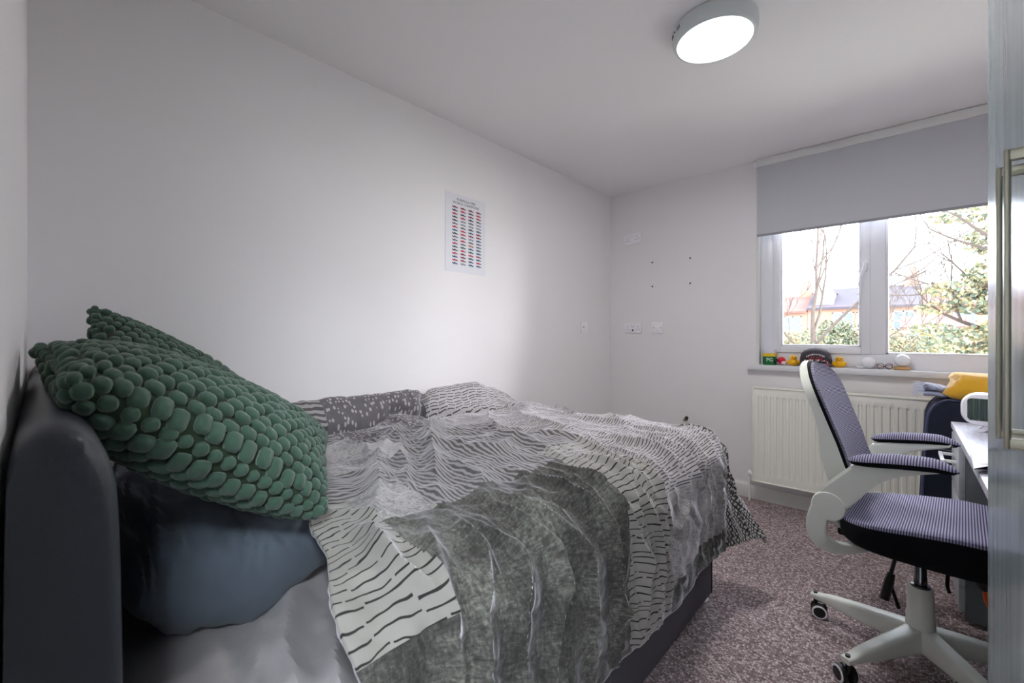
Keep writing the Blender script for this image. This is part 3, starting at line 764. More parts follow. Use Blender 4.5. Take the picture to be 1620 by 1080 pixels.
for i in range(rows):
    for j in range(4):
        x = (-.086, -.023, .04, .103)[j]; z = .150-i*.0194; c = int(seq[i][j])
        y = -.0030
        m.prism([(x+dx*1.2, z+dz*1.25) for dx, dz in ((-.019, -.002), (-.012, -.0035), (.016, -.0035), (.019, -.002), (.010, .0008), (.003, .0018), (0, .0045), (-.006, .0045), (-.010, .002), (-.015, .002), (-.015, .0045), (-.019, .0045))], y, y+.0004, 0, c)
        for wx_ in (-.012, .011):
            m.prism([(x+wx_+.0034*math.cos(t*math.pi/4), z-.003+.0034*math.sin(t*math.pi/4)) for t in range(8)], y-.0003, y, 0, 1)
        m.prism([(x-.012, z-.0088), (x+.012, z-.0088), (x+.012, z-.0078), (x-.012, z-.0078)], y, y+.0004, 0, 5)
o = m.build('car_print', cm, po, smooth=False); o['kind'] = 'stuff'

# bulb-like pipe stub on the back wall behind the bed foot
t = thing('pipe_stub', 'short capped brass pipe stub sticking out of back wall behind bed foot', 'pipe', (-1.275, YW, .50))
MB().tube([(0, 0, 0), (0, -.045, .004), (.01, -.06, .012), (.022, -.066, .022)], .011, 12).build('pipe', mat('dull_brass', srgb(170, 155, 130), .4, metal=.5), t)
MB().tube([(.020, -.064, .020), (.030, -.070, .030)], .013, 12).build('end_cap', M['slot'], t)

# ---------------------------------------------------------------- desk chair
ch = thing('desk_chair', 'white-framed swivel desk chair with grey-purple striped mesh back and seat', 'chair', (.04, 2.087, 0), math.radians(-4))
def rrect(hx, hy, r, n=8, cx=0, cy=0):
    pts = []
    for (sx, sy, a0) in ((1, 1, 0), (-1, 1, 90), (-1, -1, 180), (1, -1, 270)):
        for i in range(n+1):
            a = math.radians(a0+90*i/n); pts.append((cx+sx*(hx-r)+r*math.cos(a), cy+sy*(hy-r)+r*math.sin(a)))
    return pts
# five-star base
m = MB()
for k in range(5):
    a = math.radians(168.4+72*k); ux, uy = math.cos(a), math.sin(a)
    rings = []
    for t in np.linspace(0, 1, 12):
        r = .015+.325*t; hw = .030-.014*t; top = .148-.050*t**.9+.004*math.sin(t*math.pi); bot = .062+.012*t**2+.0*t
        if t > .9: top -= .006; 
        zc, hh = (top+bot)/2, (top-bot)/2
        rr = [(ux*r-uy*p, uy*r+ux*p, zc+q) for p, q in rrect(hw, hh, min(hw, hh)*.55, 4)]
        rings.append(rr)
    g = MB(); g.loft(rings); g.build('base_leg', M['chairwhite'], ch)
    # castor
    cxk, cyk = ux*.327, uy*.327
    cs = MB(); cs.tube([(cxk, cyk, .10), (cxk, cyk, .045)], .0075, 10)
    aa = a+math.radians((25, 75, -30, 10, 50)[k]); R3 = Matrix.Rotation(aa, 3, 'Z')
    off = R3 @ Vector((-.012, 0, 0)); c0 = Vector((cxk, cyk, .029))+off
    cs.box(c0+Vector((0, 0, .016)), (.034, .016, .026), .006, R3)
    co = cs.build('castor', M['black'], ch)
    for s in (-1, 1):
        wc = c0+R3 @ Vector((0, s*.0185, 0)); RX = R3 @ Matrix.Rotation(math.radians(-90*s), 3, 'X')
        MB().lathe([(.024, -.010), (.0285, -.007), (.029, 0), (.027, .006), (.020, .0085), (.012, .0095), (.001, .0095)], wc, 28, RX).build('wheel', M['black'], co)
        MB().lathe([(.0265, .0055), (.0268, .0072), (.0225, .0092), (.0205, .0090), (.0212, .0075)], wc, 28, RX).build('wheel_ring', M['plastic'], co)
g = MB(); g.lathe([(.030, .058), (.040, .075), (.040, .15), (.0365, .20), (.0345, .275), (.031, .281), (.024, .281)], n=36); g.build('column_sleeve', M['chairwhite'], ch)
g = MB(); g.lathe([(.027, .280), (.027, .288), (.018, .290), (.018, .31), (.0165, .312), (.0165, .41)], n=28); g.build('gas_lift', M['steel'], ch)
g = MB(); g.box((0, 0, .412), (.20, .16, .035), .010); g.box((-.12, 0, .415), (.22, .09, .028), .008); g.lathe([(.03, .375), (.034, .40)], n=24)
g.tube([(.07, -.12, .405), (.07, -.22, .398), (.075, -.25, .395)], .005, 8); g.box((.20, -.02, .395), (.09, .13, .03), .01); g.build('tilt_mechanism', M['black'], ch)
# seat
def sup(hx0, hx1, hy, n=56, p=3.6):
    out = []
    for i in range(n):
        a = 2*math.pi*i/n; c, s = math.cos(a), math.sin(a)
        x = math.copysign(abs(c)**(2/p), c); y = math.copysign(abs(s)**(2/p), s)
        out.append((x*(hx1 if x > 0 else hx0), y*hy*(1+.04*x)))
    return out
def seat_z(x, y): return .517+.030*sstep(-.2, .12, np.array(x))-.05*float(sstep(.20, .31, np.array(x)))-.006*(1-(y/.24)**2)
def sring(k, zf): return [(x*k, y*k, zf(x*k, y*k)) for x, y in sup(.215, .27, .238)]
g = MB(); g.loft([sring(.80, lambda x, y: .428), sring(.93, lambda x, y: .432+.02*abs(x)), sring(.99, lambda x, y: .452+.012*x), sring(1.005, lambda x, y: .485), sring(.995, lambda x, y: seat_z(x, y)-.008), sring(.975, lambda x, y: float(seat_z(x, y))-.001)])
g.build('seat_base', M['blackfab'], ch)
g = MB(); g.loft([sring(.99, lambda x, y: float(seat_z(x, y))-.014), sring(.992, lambda x, y: float(seat_z(x, y))-.004), sring(.97, lambda x, y: float(seat_z(x, y))+.003), sring(.85, lambda x, y: float(seat_z(x, y))+.006), sring(.6, lambda x, y: float(seat_z(x, y))+.006), sring(.3, lambda x, y: float(seat_z(x, y))+.005), sring(.02, lambda x, y: float(seat_z(x, y))+.005)])
g.build('seat_pad', M['meshseat'], ch)
# backrest
def back_grid(off, w_scale, z0, z1, ns=36, nt_=44, cup=.028, deep=0):
    P = np.zeros((ns, nt_, 3))
    for j, t in enumerate(np.linspace(0, 1, nt_)):
        z = z0+(z1-z0)*t
        xc = np.interp(z, [.62, .66, .70, .78, .86, .93, 1.0, 1.06], [-.165, -.173, -.190, -.214, -.243, -.268, -.293, -.312])
        u = (z1-z)/(z1-z0)
        wtop = math.sqrt(max(0, 1-max(0, (1-u*3.2))**2.6)) if u < .3125 else 1
        wbot = math.sqrt(max(0, 1-max(0, 1-(1-u)*9)**2.4))*.25+.75
        wd = .212*w_scale*wtop*wbot*(1-.10*(1-t)**2)
        for i, s in enumerate(np.linspace(-1, 1, ns)):
            P[i, j] = (xc-.006+cup*(s*s)*wtop+off-deep*float(sstep(.90, .66, np.array(z)))*(1-.35*s*s), s*wd, z)
    return P
def slab(name, front, back, mt_, parent):
    ns, nt_ = front.shape[:2]; m = MB(); bm = m.bm
    A = [[bm.verts.new(front[i, j]) for j in range(nt_)] for i in range(ns)]
    B = [[bm.verts.new(back[i, j]) for j in range(nt_)] for i in range(ns)]
    for i in range(ns-1):
        for j in range(nt_-1):
            bm.faces.new((A[i][j], A[i+1][j], A[i+1][j+1], A[i][j+1])); bm.faces.new((B[i][j], B[i][j+1], B[i+1][j+1], B[i+1][j]))
    def strip(pa, pb):
        for k in range(len(pa)-1):
            try: bm.faces.new((pa[k], pa[k+1], pb[k+1], pb[k]))
            except ValueError: pass
    strip([A[0][j] for j in range(nt_)], [B[0][j] for j in range(nt_)]); strip([A[-1][j] for j in range(nt_)], [B[-1][j] for j in range(nt_)])
    strip([A[i][0] for i in range(ns)], [B[i][0] for i in range(ns)]); strip([A[i][-1] for i in range(ns)], [B[i][-1] for i in range(ns)])
    return m.build(name, mt_, parent)
slab('back_pad', back_grid(.004, .985, .645, 1.055), back_grid(-.004, .985, .645, 1.055), M['meshback'], ch)
slab('back_rim', back_grid(-.004, 1.0, .64, 1.058), back_grid(-.014, 1.0, .64, 1.058), M['blackfab'], ch)
slab('back_shell', back_grid(-.014, 1.005, .62, 1.062), back_grid(-.034, .975, .60, 1.056, cup=.016, deep=.055), M['chairwhite'], ch)
# spine joining the back to the under-seat frame
g = MB(); g.loft([[(x+dx, dy, z+dz) for dx, dy, dz in ((-.016, -w, 0), (.016, -w, 0), (.016, w, 0), (-.016, w, 0))] for x, z, w in ((-.262, .80, .03), (-.245, .70, .06), (-.240, .60, .075), (-.252, .52, .07), (-.250, .45, .06), (-.215, .418, .05), (-.14, .412, .045))])
g.build('back_spine', M['chairwhite'], ch, sub=1)
for s in (-1, 1):
    # side bracket sweeping from under the seat up to the arm pivot
    pts = [(-.10, .415), (-.165, .412), (-.205, .415), (-.238, .433), (-.255, .465), (-.256, .505), (-.246, .545), (-.232, .585)]
    wid = [.012, .016, .022, .027, .031, .031, .030, .026]
    rings = []
    for i, (x, z) in enumerate(pts):
        a, b = pts[max(0, i-1)], pts[min(len(pts)-1, i+1)]; d = Vector((b[0]-a[0], 0, b[1]-a[1])).normalized(); nn = Vector((d.z, 0, -d.x))
        yy = s*(.10+.15*min(1, i/3.0)**.7)
        rings.append([Vector((x, yy, z))+nn*p+Vector((0, q, 0)) for p, q in rrect(wid[i], .017, .008, 3)])
    MB().loft(rings).build('side_bracket', M['chairwhite'], ch, sub=2)
    dz = 0 if s < 0 else -.012
    ap = [(-.214, .522), (-.196, .536), (-.160, .583), (-.134, .617), (-.108, .655), (-.080, .686), (-.04, .713), (.0, .728), (.075, .752), (.08, .764), (.0, .760), (-.06, .750), (-.155, .728), (-.172, .705), (-.193, .683), (-.232, .640), (-.258, .600), (-.266, .565), (-.258, .538), (-.238, .522)]
    MB().prism([(x, z+dz) for x, z in ap], s*.245-.019, s*.245+.019, .006).build('arm_support', M['chairwhite'], ch)
    # pad
    rings = []; rings2 = []
    for t in np.linspace(0, 1, 22):
        x = -.165+.262*t; zc = .741+.022*math.sin(min(1, t*1.25)*math.pi/2)+.006*t-.012*max(0, t-.8)*5*t
        e = max(.02, (1-abs(2*t-1)**3.2)**.5)
        hw, hz = .042*e, .021*e
        rings.append([(x, s*.262+hw*math.cos(q), zc+dz+hz*math.sin(q)) for q in np.linspace(0, 2*math.pi, 24, endpoint=False)])
        rings2.append([(x, s*.262+hw*1.012*math.cos(q), zc+dz+(hz*1.02 if math.sin(q) > 0 else .004)*math.sin(q)+.002) for q in np.linspace(0, 2*math.pi, 24, endpoint=False)])
    pd = MB().loft(rings).build('arm_pad', M['blackfab'], ch)
    MB().loft(rings2).build('pad_cover', M['meshseat'], pd)
    MB().lathe([(.047, -.021), (.050, -.017), (.050, .017), (.047, .021), (.001, .022)], (-.219, s*.245, .571), 32, Matrix.Rotation(math.radians(-90*s), 3, 'X')).build('arm_pivot', M['chairwhite'], ch)

# power cable with inline box under the chair
t = thing('power_cable', 'black power cable with an inline adapter block lying behind the chair stem', 'cable', (-.02, 2.45, 0))
MB().tube([(.0, -.02, .02), (-.03, -.05, .14), (-.012, -.03, .22), (.012, .0, .34), (.04, .03, .40), (.10, .05, .425), (.185, .055, .43)], .007, 8).build('cord', M['black'], t)
MB().tube([(-.045, -.07, .06), (-.03, -.05, .13), (-.022, -.04, .165)], [.016, .017, .013], 8).build('adapter', M['black'], t)

# ---------------------------------------------------------------- desk with drawers
dk = thing('desk', 'pale grey wood desk with a drawer pedestal along right wall, behind the chair', 'desk', (.44, 2.1, 0))
DO = (.44, 2.1, 0)
def D2(m, lo, hi, bev=0, mi=0): return m.b2(L(lo, DO), L(hi, DO), bev, mi)
D2(MB(), (.158, 1.36, .735), (.738, 2.87, .762), .002).build('desktop', M['desk'], dk)
D2(MB(), (.18, 2.50, .02), (.735, 2.86, .733), .001).build('pedestal_carcass', M['cabinet'], dk)
D2(MB(), (.19, 1.40, .0), (.735, 1.425, .733), .001).build('side_panel', M['cabinet'], dk)
D2(MB(), (.68, 1.425, .30), (.70, 2.49, .733), .001).build('back_panel', M['cabinet'], dk)
D2(MB(), (.20, 1.43, .69), (.222, 2.495, .733), .001).build('apron', M['desk'], dk)
for k in range(3):
    z0, z1 = .05+k*.225, .268+k*.225
    dr = D2(MB(), (.160, 2.503, z0), (.179, 2.857, z1), .001).build('drawer', M['pale_desk_front'], dk)
    zc = (z0+z1)/2+.02
    g = MB()
    for yy in (2.60, 2.76): g.b2(L((.120, yy-.006, zc-.006), DO), L((.160, yy+.006, zc+.006), DO), .001)
    g.b2(L((.112, 2.585, zc-.006), DO), L((.124, 2.775, zc+.006), DO), .001)
    g.build('handle', M['plastic'], dr)
# papers overhanging the desk front edge
pp = thing('paper_stack', 'open notebook of white papers overhanging the near edge of desk', 'papers', (.2, 1.95, .763))
g = MB(); g.prism([(-.052, -.125), (.0, -.02), (.16, -.02), (.16, .125), (-.040, .13)], 0, .012, .001, plane='xy'); g.build('page_block', M['paper'], pp)
g = MB(); g.prism([(-.054, -.127), (.002, -.022), (.165, -.022), (.165, .0), (-.04, -.05)], .0125, .0135, 0, plane='xy'); g.build('cover', M['paper'], pp)
# fan heater
fh = thing('fan_heater', 'white fan heater with dark green slatted grille standing on far end of desk', 'heater', (.305, 2.66, .7625), math.radians(-8))
def rr_ring(hx, hz, r, y, zc): return [(x, y, zc+z) for x, z in rrect(hx, hz, r, 8)]
g = MB(); g.loft([rr_ring(.105, .052, .04, .06, .093), rr_ring(.122, .064, .05, .045, .093), rr_ring(.126, .067, .052, .0, .093), rr_ring(.126, .067, .052, -.045, .093), rr_ring(.120, .062, .048, -.056, .093), rr_ring(.106, .046, .014, -.058, .093), rr_ring(.104, .044, .012, -.040, .093)]); g.build('casing', M['plastic'], fh)
gm = mat('dark_green_plastic', srgb(52, 74, 66), .45)
MB().box((0, -.042, .093), (.206, .004, .088)).build('grille_backing', mat('grille_grey', srgb(168, 182, 172), .5), fh)
for k in range(13):
    MB().box((-.096+k*.016, -.053, .093), (.008, .014, .088), .001).build('slat', gm, fh)
g = MB(); g.prism([(-.085, 0), (-.060, 0), (-.03, .028), (.03, .028), (.06, 0), (.085, 0), (.05, .034), (-.05, .034)], -.045, .045, .002); g.build('foot', M['plastic'], fh)

# ---------------------------------------------------------------- suitcase with folded throws
sc_ = thing('suitcase', 'large upright navy fabric suitcase between the radiator and desk', 'suitcase', (.35, 3.13, 0))
def sc_ring(y, ins): 
    pts = []
    w0, w1, h = .300-ins, .262-ins, .845-ins
    for (x, z) in rrect(1, 1, .28, 10):
        zz = .035+ins+(h-.035-ins)*(z+1)/2; ww = w0+(w1-w0)*(z+1)/2
        pts.append((x*ww, y, zz))
    return pts
g = MB(); g.loft([sc_ring(-.118, .02), sc_ring(-.128, .006), sc_ring(-.125, 0), sc_ring(.115, 0), sc_ring(.125, .01)]); g.build('suitcase_body', M['navy'], sc_)
for yy in (-.127, -.06, .118):
    pts = [Vector(p) for p in sc_ring(yy, -.001)]
    rings = []
    n_ = len(pts)
    for i, p in enumerate(pts):
        d = (pts[(i+1) % n_]-pts[i-1]).normalized(); x_ = d.cross(Vector((0, 1, 0))).normalized()
        rings.append([p+.0048*(math.cos(q*math.pi/4)*x_+math.sin(q*math.pi/4)*Vector((0, 1, 0))) for q in range(8)])
    MB().loft(rings, loop=True).build('piping', M['piping'], sc_)
g = MB()
for xx in (-.155, -.135): g.b2((xx-.0012, -.1305, .10), (xx+.0012, -.127, .60))
g.b2((-.235, -.1305, .598), (.18, -.127, .602)); g.build('stitching', M['thread'], sc_)
g = MB(); g.b2((-.13, -.134, .60), (.18, -.122, .64), .004); g.build('pocket_flap', M['navy'], sc_)
for x in (-.22, .22):
    for y in (-.09, .09):
        g = MB(); g.lathe([(.012, -.012), (.022, -.010), (.022, .010), (.012, .012)], (x, y, .022), 16, Matrix.Rotation(math.radians(90), 3, 'Y')); g.b2((x-.016, y-.016, .022), (x+.016, y+.016, .05), .003); g.build('wheel', M['black'], sc_)
# pale fringed throw folded on the suitcase
def cloth_block(name, label, cat, loc, sx, sy, sz, mt_, rz=0, seed=1, layers=3, amp=.006):
    t = thing(name, label, cat, loc, rz)
    for k in range(layers):
        h = sz/layers; n_ = 40; rings = []
        for i in range(n_):
            u = -1+2*i/(n_-1); e = max(.05, (1-abs(u)**8)**.5)
            ring = []
            for q in np.linspace(0, 2*math.pi, 28, endpoint=False):
                c, s_ = math.cos(q), math.sin(q)
                y = math.copysign(abs(c)**.35, c)*sy/2*(1-.03*k); z = math.copysign(abs(s_)**.8, s_)*h/2*e
                nz = float(vnoise(np.array(u*3.1+k*5), np.array(y*30+3), seed))*amp*2
                ring.append((u*sx/2*(1-.02*((k*7) % 3)), y+nz, h*(k+.5)+z+nz*.6+.010*math.sin(u*2.1+seed)*k/layers))
            rings.append(ring)
        MB().loft(rings).build('fold', mt_, t)
    return t
gt = cloth_block('fringed_throw', 'pale blue-grey fringed throw folded on the suitcase under the mustard blanket', 'throw', (.118, 3.135, .852), .10, .21, .055, M['greyblue'], 0, 3, 2)
g = MB()
for k in range(46):
    y = random.uniform(-.10, .09); z = random.uniform(.01, .055); ln = random.uniform(.02, .045)
    dz = random.uniform(-.03, .02)
    g.tube([(-.045, y, z), (-.05-ln*.5, y+random.uniform(-.01, .01), z+.006+dz*.3), (-.05-ln, y+random.uniform(-.015, .015), z+dz)], [.0022, .0018, .0010], 5)
for k in range(14):
    x = random.uniform(-.045, .02); g.tube([(x, -.09, .05), (x-.02, -.10, .066), (x-.045, -.105, .062+random.uniform(-.01, .02))], [.002, .0016, .001], 5)
o = g.build('fringe', mat('pale_fringe', srgb(205, 206, 222), .8), gt); o['kind'] = 'stuff'
# mustard blanket: thick fold, flattened roll
yb = thing('fleece_blanket', 'mustard yellow fleece blanket folded on top of the suitcase', 'blanket', (.425, 3.10, .853), math.radians(2))
rings = []
for i in range(44):
    u = i/43; x = -.25+.53*u; e = max(.15, (1-(1-min(1, u*14))**2)**.5) if u < .07 else 1
    h = (.128-.028*u); pr = []
    base = [(.115, .0), (.118, .35), (.112, .75), (.085, .97), (.03, 1.0), (-.03, .985), (-.08, .93), (-.108, .72), (-.118, .42), (-.112, .15), (-.095, .0)]
    for q in range(len(base)):
        a, b = base[q], base[(q+1) % len(base)]
        for w_ in (0, .5):
            y, z = a[0]*(1-w_)+b[0]*w_, a[1]*(1-w_)+b[1]*w_
            nz = .006*float(vnoise(np.array(u*6), np.array(q*1.1), 5))
            pr.append((x-.035*(1-z)*(1-u)+.012*math.sin(q*1.3)*(1-min(1, u*8)), y*(.6+.4*e)+nz, .022*(1-e)+z*h*(.55+.45*e)+nz*1.5*(z > .1)))
    rings.append(pr)
MB().loft(rings).build('outer_fold', M['yellow'], yb)
g = MB(); g.ball((-.225, -.055, .036), .05, (1.0, 1.1, .5)); g.build('inner_fold', M['yellow'], yb)

# backpack with orange pull hanging off the pedestal, behind the seat
bp = thing('bag', 'black bag with an orange zip pull hanging from desk under the seat front', 'bag', (.205, 2.30, .0))
g = MB(); g.ball((.05, -.02, .31), .080, (1.05, .8, 1.0)); g.ball((.0, 0, .37), .05, (1.6, .8, .5)); g.build('bag_body', M['black'], bp)
MB().tube([(.002, -.085, .27), (.004, -.088, .245), (.010, -.085, .22)], [.008, .008, .006], 8).build('zip_pull', M['orange'], bp)
MB().tube([(.04, -.02, .44), (.05, 0, .56), (.06, .01, .69)], .008, 8).build('strap', M['black'], bp)

# ---------------------------------------------------------------- wardrobe at right edge
wd = thing('wardrobe', 'tall grey-green wardrobe with long brushed metal door handles beside the desk', 'wardrobe', (.43, .74, 0))
WO = (.43, .74, 0)
def W2(lo, hi, bev=0): return MB().b2(L(lo, WO), L(hi, WO), bev)
W2((.145, .17, .0), (.735, 1.305, 2.36), .001).build('carcass', M['wardrobe'], wd)
for y0, y1, hy in ((.17, .7375, .704), (.7405, 1.307, .7725)):
    dr = W2((.125, y0, .06), (.1435, y1, 2.35), .0015).build('door', M['wardrobe'], wd)
    hx = .0815 if hy < .75 else .0830
    g = MB(); g.b2(L((hx-.0026, hy-.004, 1.039), WO), L((hx+.0026, hy+.004, 1.361), WO), .001)
    g.b2(L((hx, hy-.004, 1.039), WO), L((.125, hy+.004, 1.051), WO), .0015); g.b2(L((hx, hy-.004, 1.349), WO), L((.125, hy+.004, 1.361), WO), .0015)
    g.build('handle', M['chrome'], dr)

# ---------------------------------------------------------------- things on the windowsill
SZ = .9577
t = thing('snack_tub', 'green and yellow snack tub with white lettering at left end of windowsill', 'tub', (-.705, 3.462, SZ))
def rim_ring(r, z, n=32): return (r, z)
g = MB(); g.lathe([(.040, 0), (.0415, .002), (.0425, .06)], n=32); g.lathe([(.0425, .06), (.0432, .082)], n=32, mi=1, caps=False); g.build('tub_body', [mat('green_label', srgb(25, 120, 60), .4), mat('yellow_label', srgb(240, 200, 40), .4)], t)
g = MB(); g.lathe([(.0425, .082), (.044, .084), (.044, .112), (.041, .114), (.001, .114)], n=32); g.build('lid', mat('translucent_white', srgb(225, 225, 235), .3), t)
join_text([('PG', .034, (.010, -.0445, .026), 0)], mat('label_white', srgb(240, 240, 240), .5), t)
g = MB()
for xx in (-.028, -.018): g.box((xx, -.0375-(.028+xx)*.12+.002, .030), (.005, .004, .042))
g.build('label_stripe', mat('dark_teal', srgb(20, 70, 70), .4), t)
t = thing('toy_car', 'small red and black toy lying beside the green tub on windowsill', 'toy', (-.637, 3.452, SZ), math.radians(12))
g = MB(); g.ball((.006, 0, .034), .024, (1, .8, 1.05), Matrix.Rotation(math.radians(30), 3, 'Y')); g.build('toy_body', mat('red_gloss', srgb(205, 20, 50), .3), t)
g = MB(); g.lathe([(.017, 0), (.020, .004), (.020, .012), (.014, .014)], (-.020, 0, .024), 20, Matrix.Rotation(math.radians(-70), 3, 'Y')); g.build('wheel', M['black'], t)
g = MB(); g.lathe([(.011, 0), (.013, .003), (.009, .006)], (.018, -.016, .018), 16, Matrix.Rotation(math.radians(80), 3, 'X')); g.tube([(.02, -.016, .012), (.022, -.018, .0)], .004, 8); g.build('wing', mat('pale_pink', srgb(230, 190, 205), .4), t)
def duck(x, y, rz, label):
    t = thing('rubber_duck', label, 'duck', (x, y, SZ), rz, 'rubber ducks on the windowsill')
    # facing -Y towards the room
    g = MB(); g.ball((0, .004, .021), .034, (1.0, 1.0, .66)); g.ball((0, -.022, .026), .018, (1.1, .8, .9)); g.build('body', M['duck'], t)
    g = MB(); g.ball((0, -.008, .052), .0205, (1, .95, .98)); g.build('head', M['duck'], t)
    for s in (-1, 1):
        MB().ball((s*.031, .004, .026), .014, (.5, 1.4, .8), Matrix.Rotation(math.radians(12*s), 3, 'Z')).build('wing', M['duck'], t)
        MB().ball((s*.0085, -.0262, .058), .003, (1, .5, 1.2), u=10, v=6).build('eye', M['eye'], t)
    g = MB(); g.ball((0, -.029, .050), .0078, (1.0, .9, .38)); g.build('beak', M['beak'], t)
    g = MB(); g.ball((0, .036, .032), .010, (.8, 1.2, .9), Matrix.Rotation(math.radians(40), 3, 'X')); g.build('tail', M['duck'], t)
duck(-.563, 3.462, math.radians(14), 'yellow rubber duck on windowsill between the red toy and the cap')
duck(-.312, 3.455, math.radians(10), 'yellow rubber duck on windowsill right of the dark cap')
# cap
t = thing('baseball_cap', 'dark grey mesh-back cap with white and red lettering on windowsill between two ducks', 'cap', (-.436, 3.45, SZ+.012), math.radians(6))
capm = mat('charcoal_cap_fabric', srgb(58, 52, 60), .85, bump=.4, bscale=600)
g = MB(); g.lathe([(.084, .0), (.087, .02), (.086, .045), (.078, .075), (.060, .096), (.034, .108), (.010, .111), (.001, .111)], n=40); g.build('crown', capm, t)
# brim pointing into the room
def brim(z0):
    P_ = []
    for i in range(25):
        a = math.radians(200+140*i/24); c, s_ = math.cos(a), math.sin(a)
        k_ = math.sin(math.radians(180*i/24))
        P_.append(((.087*c, .087*s_, z0), ((.087+.0*k_)*c*1.0, .087*s_-.042*k_**.8, z0-.010*k_-.014*(abs(c)**2))))
    return P_
B0 = brim(.012)
g = MB(); g.loft([[p for p, q in B0]+[q for p, q in B0][::-1], [(p[0], p[1], p[2]+.003) for p, q in B0]+[(q[0], q[1], q[2]+.003) for p, q in B0][::-1]]); g.build('brim', mat('grey_brim', srgb(96, 90, 102), .8), t)
capw = mat('cap_white_thread', srgb(225, 222, 230), .7); capr = mat('cap_red_thread', srgb(215, 45, 55), .7)
def stitch_marks(n_, z, h, mt_, r, spread, sd, nm):
    g = MB(); rr = random.Random(sd)
    for i in range(n_):
        a = math.radians(-90+(i-(n_-1)/2)*spread); zz = z-.0007*(i-(n_-1)/2)**2*(8/n_)
        Rz = Matrix.Rotation(a+math.pi/2, 3, 'Z')
        g.box((r*math.cos(a), r*math.sin(a), zz), (.0028, .003, h*rr.uniform(.7, 1.1)), .0006, Rz @ Matrix.Rotation(rr.uniform(-.5, .5), 3, 'Y'))
        g.box((r*math.cos(a), r*math.sin(a), zz+h*rr.uniform(-.35, .35)), (.0075, .003, .0024), .0006, Rz)
    o = g.build(nm, mt_, t); o['kind'] = 'stuff'
stitch_marks(12, .071, .013, capw, .0835, 6.0, 3, 'white_stitching')
stitch_marks(6, .051, .014, capr, .0885, 9.0, 5, 'red_stitching')
g = MB()
for i in range(14):
    a = math.radians(-90+(i-6.5)*7); r = .0885; zz = .036+.0035*math.sin(i*2.3)-.0003*(i-6.5)**2
    g.box((r*math.cos(a), r*math.sin(a), zz), (.008, .003, .008+.004*math.sin(i*1.7)), .001, Matrix.Rotation(a+math.pi/2, 3, 'Z'), mi=(0 if i % 3 else 1))
g.build('embroidery', [capw, capr], t)['kind'] = 'stuff'
g = MB(); g.box((.05, -.088, .004), (.045, .006, .010), .002, Matrix.Rotation(math.radians(28), 3, 'Z')); g.build('brim_trim', capr, t)
MB().ball((0, 0, .111), .006, (1, 1, .5), u=12, v=6).build('button', capm, t)
# paper
t = thing('folded_note', 'crumpled white note lying on windowsill beside the left crystal ball', 'paper', (-.225, 3.445, SZ+.001), math.radians(-6))
n_ = 14; gx, gy = np.meshgrid(np.linspace(-.045, .045, n_), np.linspace(-.022, .03, n_), indexing='ij')
Pn = np.stack([gx, gy, .006+.010*(vnoise(gx*60+2, gy*50, 41)+.5)-.10*np.abs(gx)*.1], -1)
o = grid_mesh('sheet', Pn, M['paper'], t); md = o.modifiers.new('s', 'SOLIDIFY'); md.thickness = .0006
# crystal balls
def ball(x, z, label, r=.036, y=3.46):
    t = thing('crystal_ball', label, 'glass ball', (x, y, z), 0, 'glass balls on the windowsill')
    g = MB(); g.ball((0, 0, r), r, u=32, v=20); g.build('ball', M['frost'], t)
    g = MB(); g.ball((.004, 0, r), r*.42, (1, .7, .6), u=16, v=10); g.build('bubble', M['crystal'], t)
    return t
k = NT('milky_glass'); k.b.inputs['Base Color'].default_value = srgb(246, 246, 252); k.b.inputs['Roughness'].default_value = .12
k.b.inputs['Transmission Weight'].default_value = .12; k.b.inputs['Coat Weight'].default_value = .6; k.b.inputs['IOR'].default_value = 1.4; M['frost'] = k.m
ball(-.166, SZ+.002, 'milky glass ball on windowsill left of the spectacles')
ball(-.012, SZ+.020, 'clear glass ball on a wooden block at right end of sill things')
t = thing('wood_block', 'thin pale wooden block under the right glass ball on windowsill', 'block', (-.014, 3.456, SZ))
MB().box((0, 0, .010), (.074, .05, .019), .003).build('block', M['wood'], t)
# spectacles
t = thing('spectacles', 'brown tortoiseshell spectacles folded on windowsill between two glass balls', 'glasses', (-.092, 3.452, SZ), math.radians(8))
tor = mat('tortoiseshell', srgb(110, 62, 38), .3, var=.5, vscale=60)
for s in (-1, 1):
    g = MB(); pts = [(s*.019+.0165*math.cos(a), -.006+.002*math.cos(a), .0185+.0165*math.sin(a)) for a in np.linspace(0, 2*math.pi, 21)]
    g.tube(pts, .0019, 8, caps=False); g.build('rim', tor, t)
    g = MB(); g.tube([(s*.035, -.005, .028), (s*.037, .012, .030), (s*.020, .028, .022), (-s*.012, .030, .010), (-s*.026, .031, .003)], .0018, 8); g.build('temple', tor, t)
g = MB(); g.tube([(-.004, -.007, .022), (0, -.009, .025), (.004, -.007, .022)], .0018, 8); g.build('bridge', tor, t)

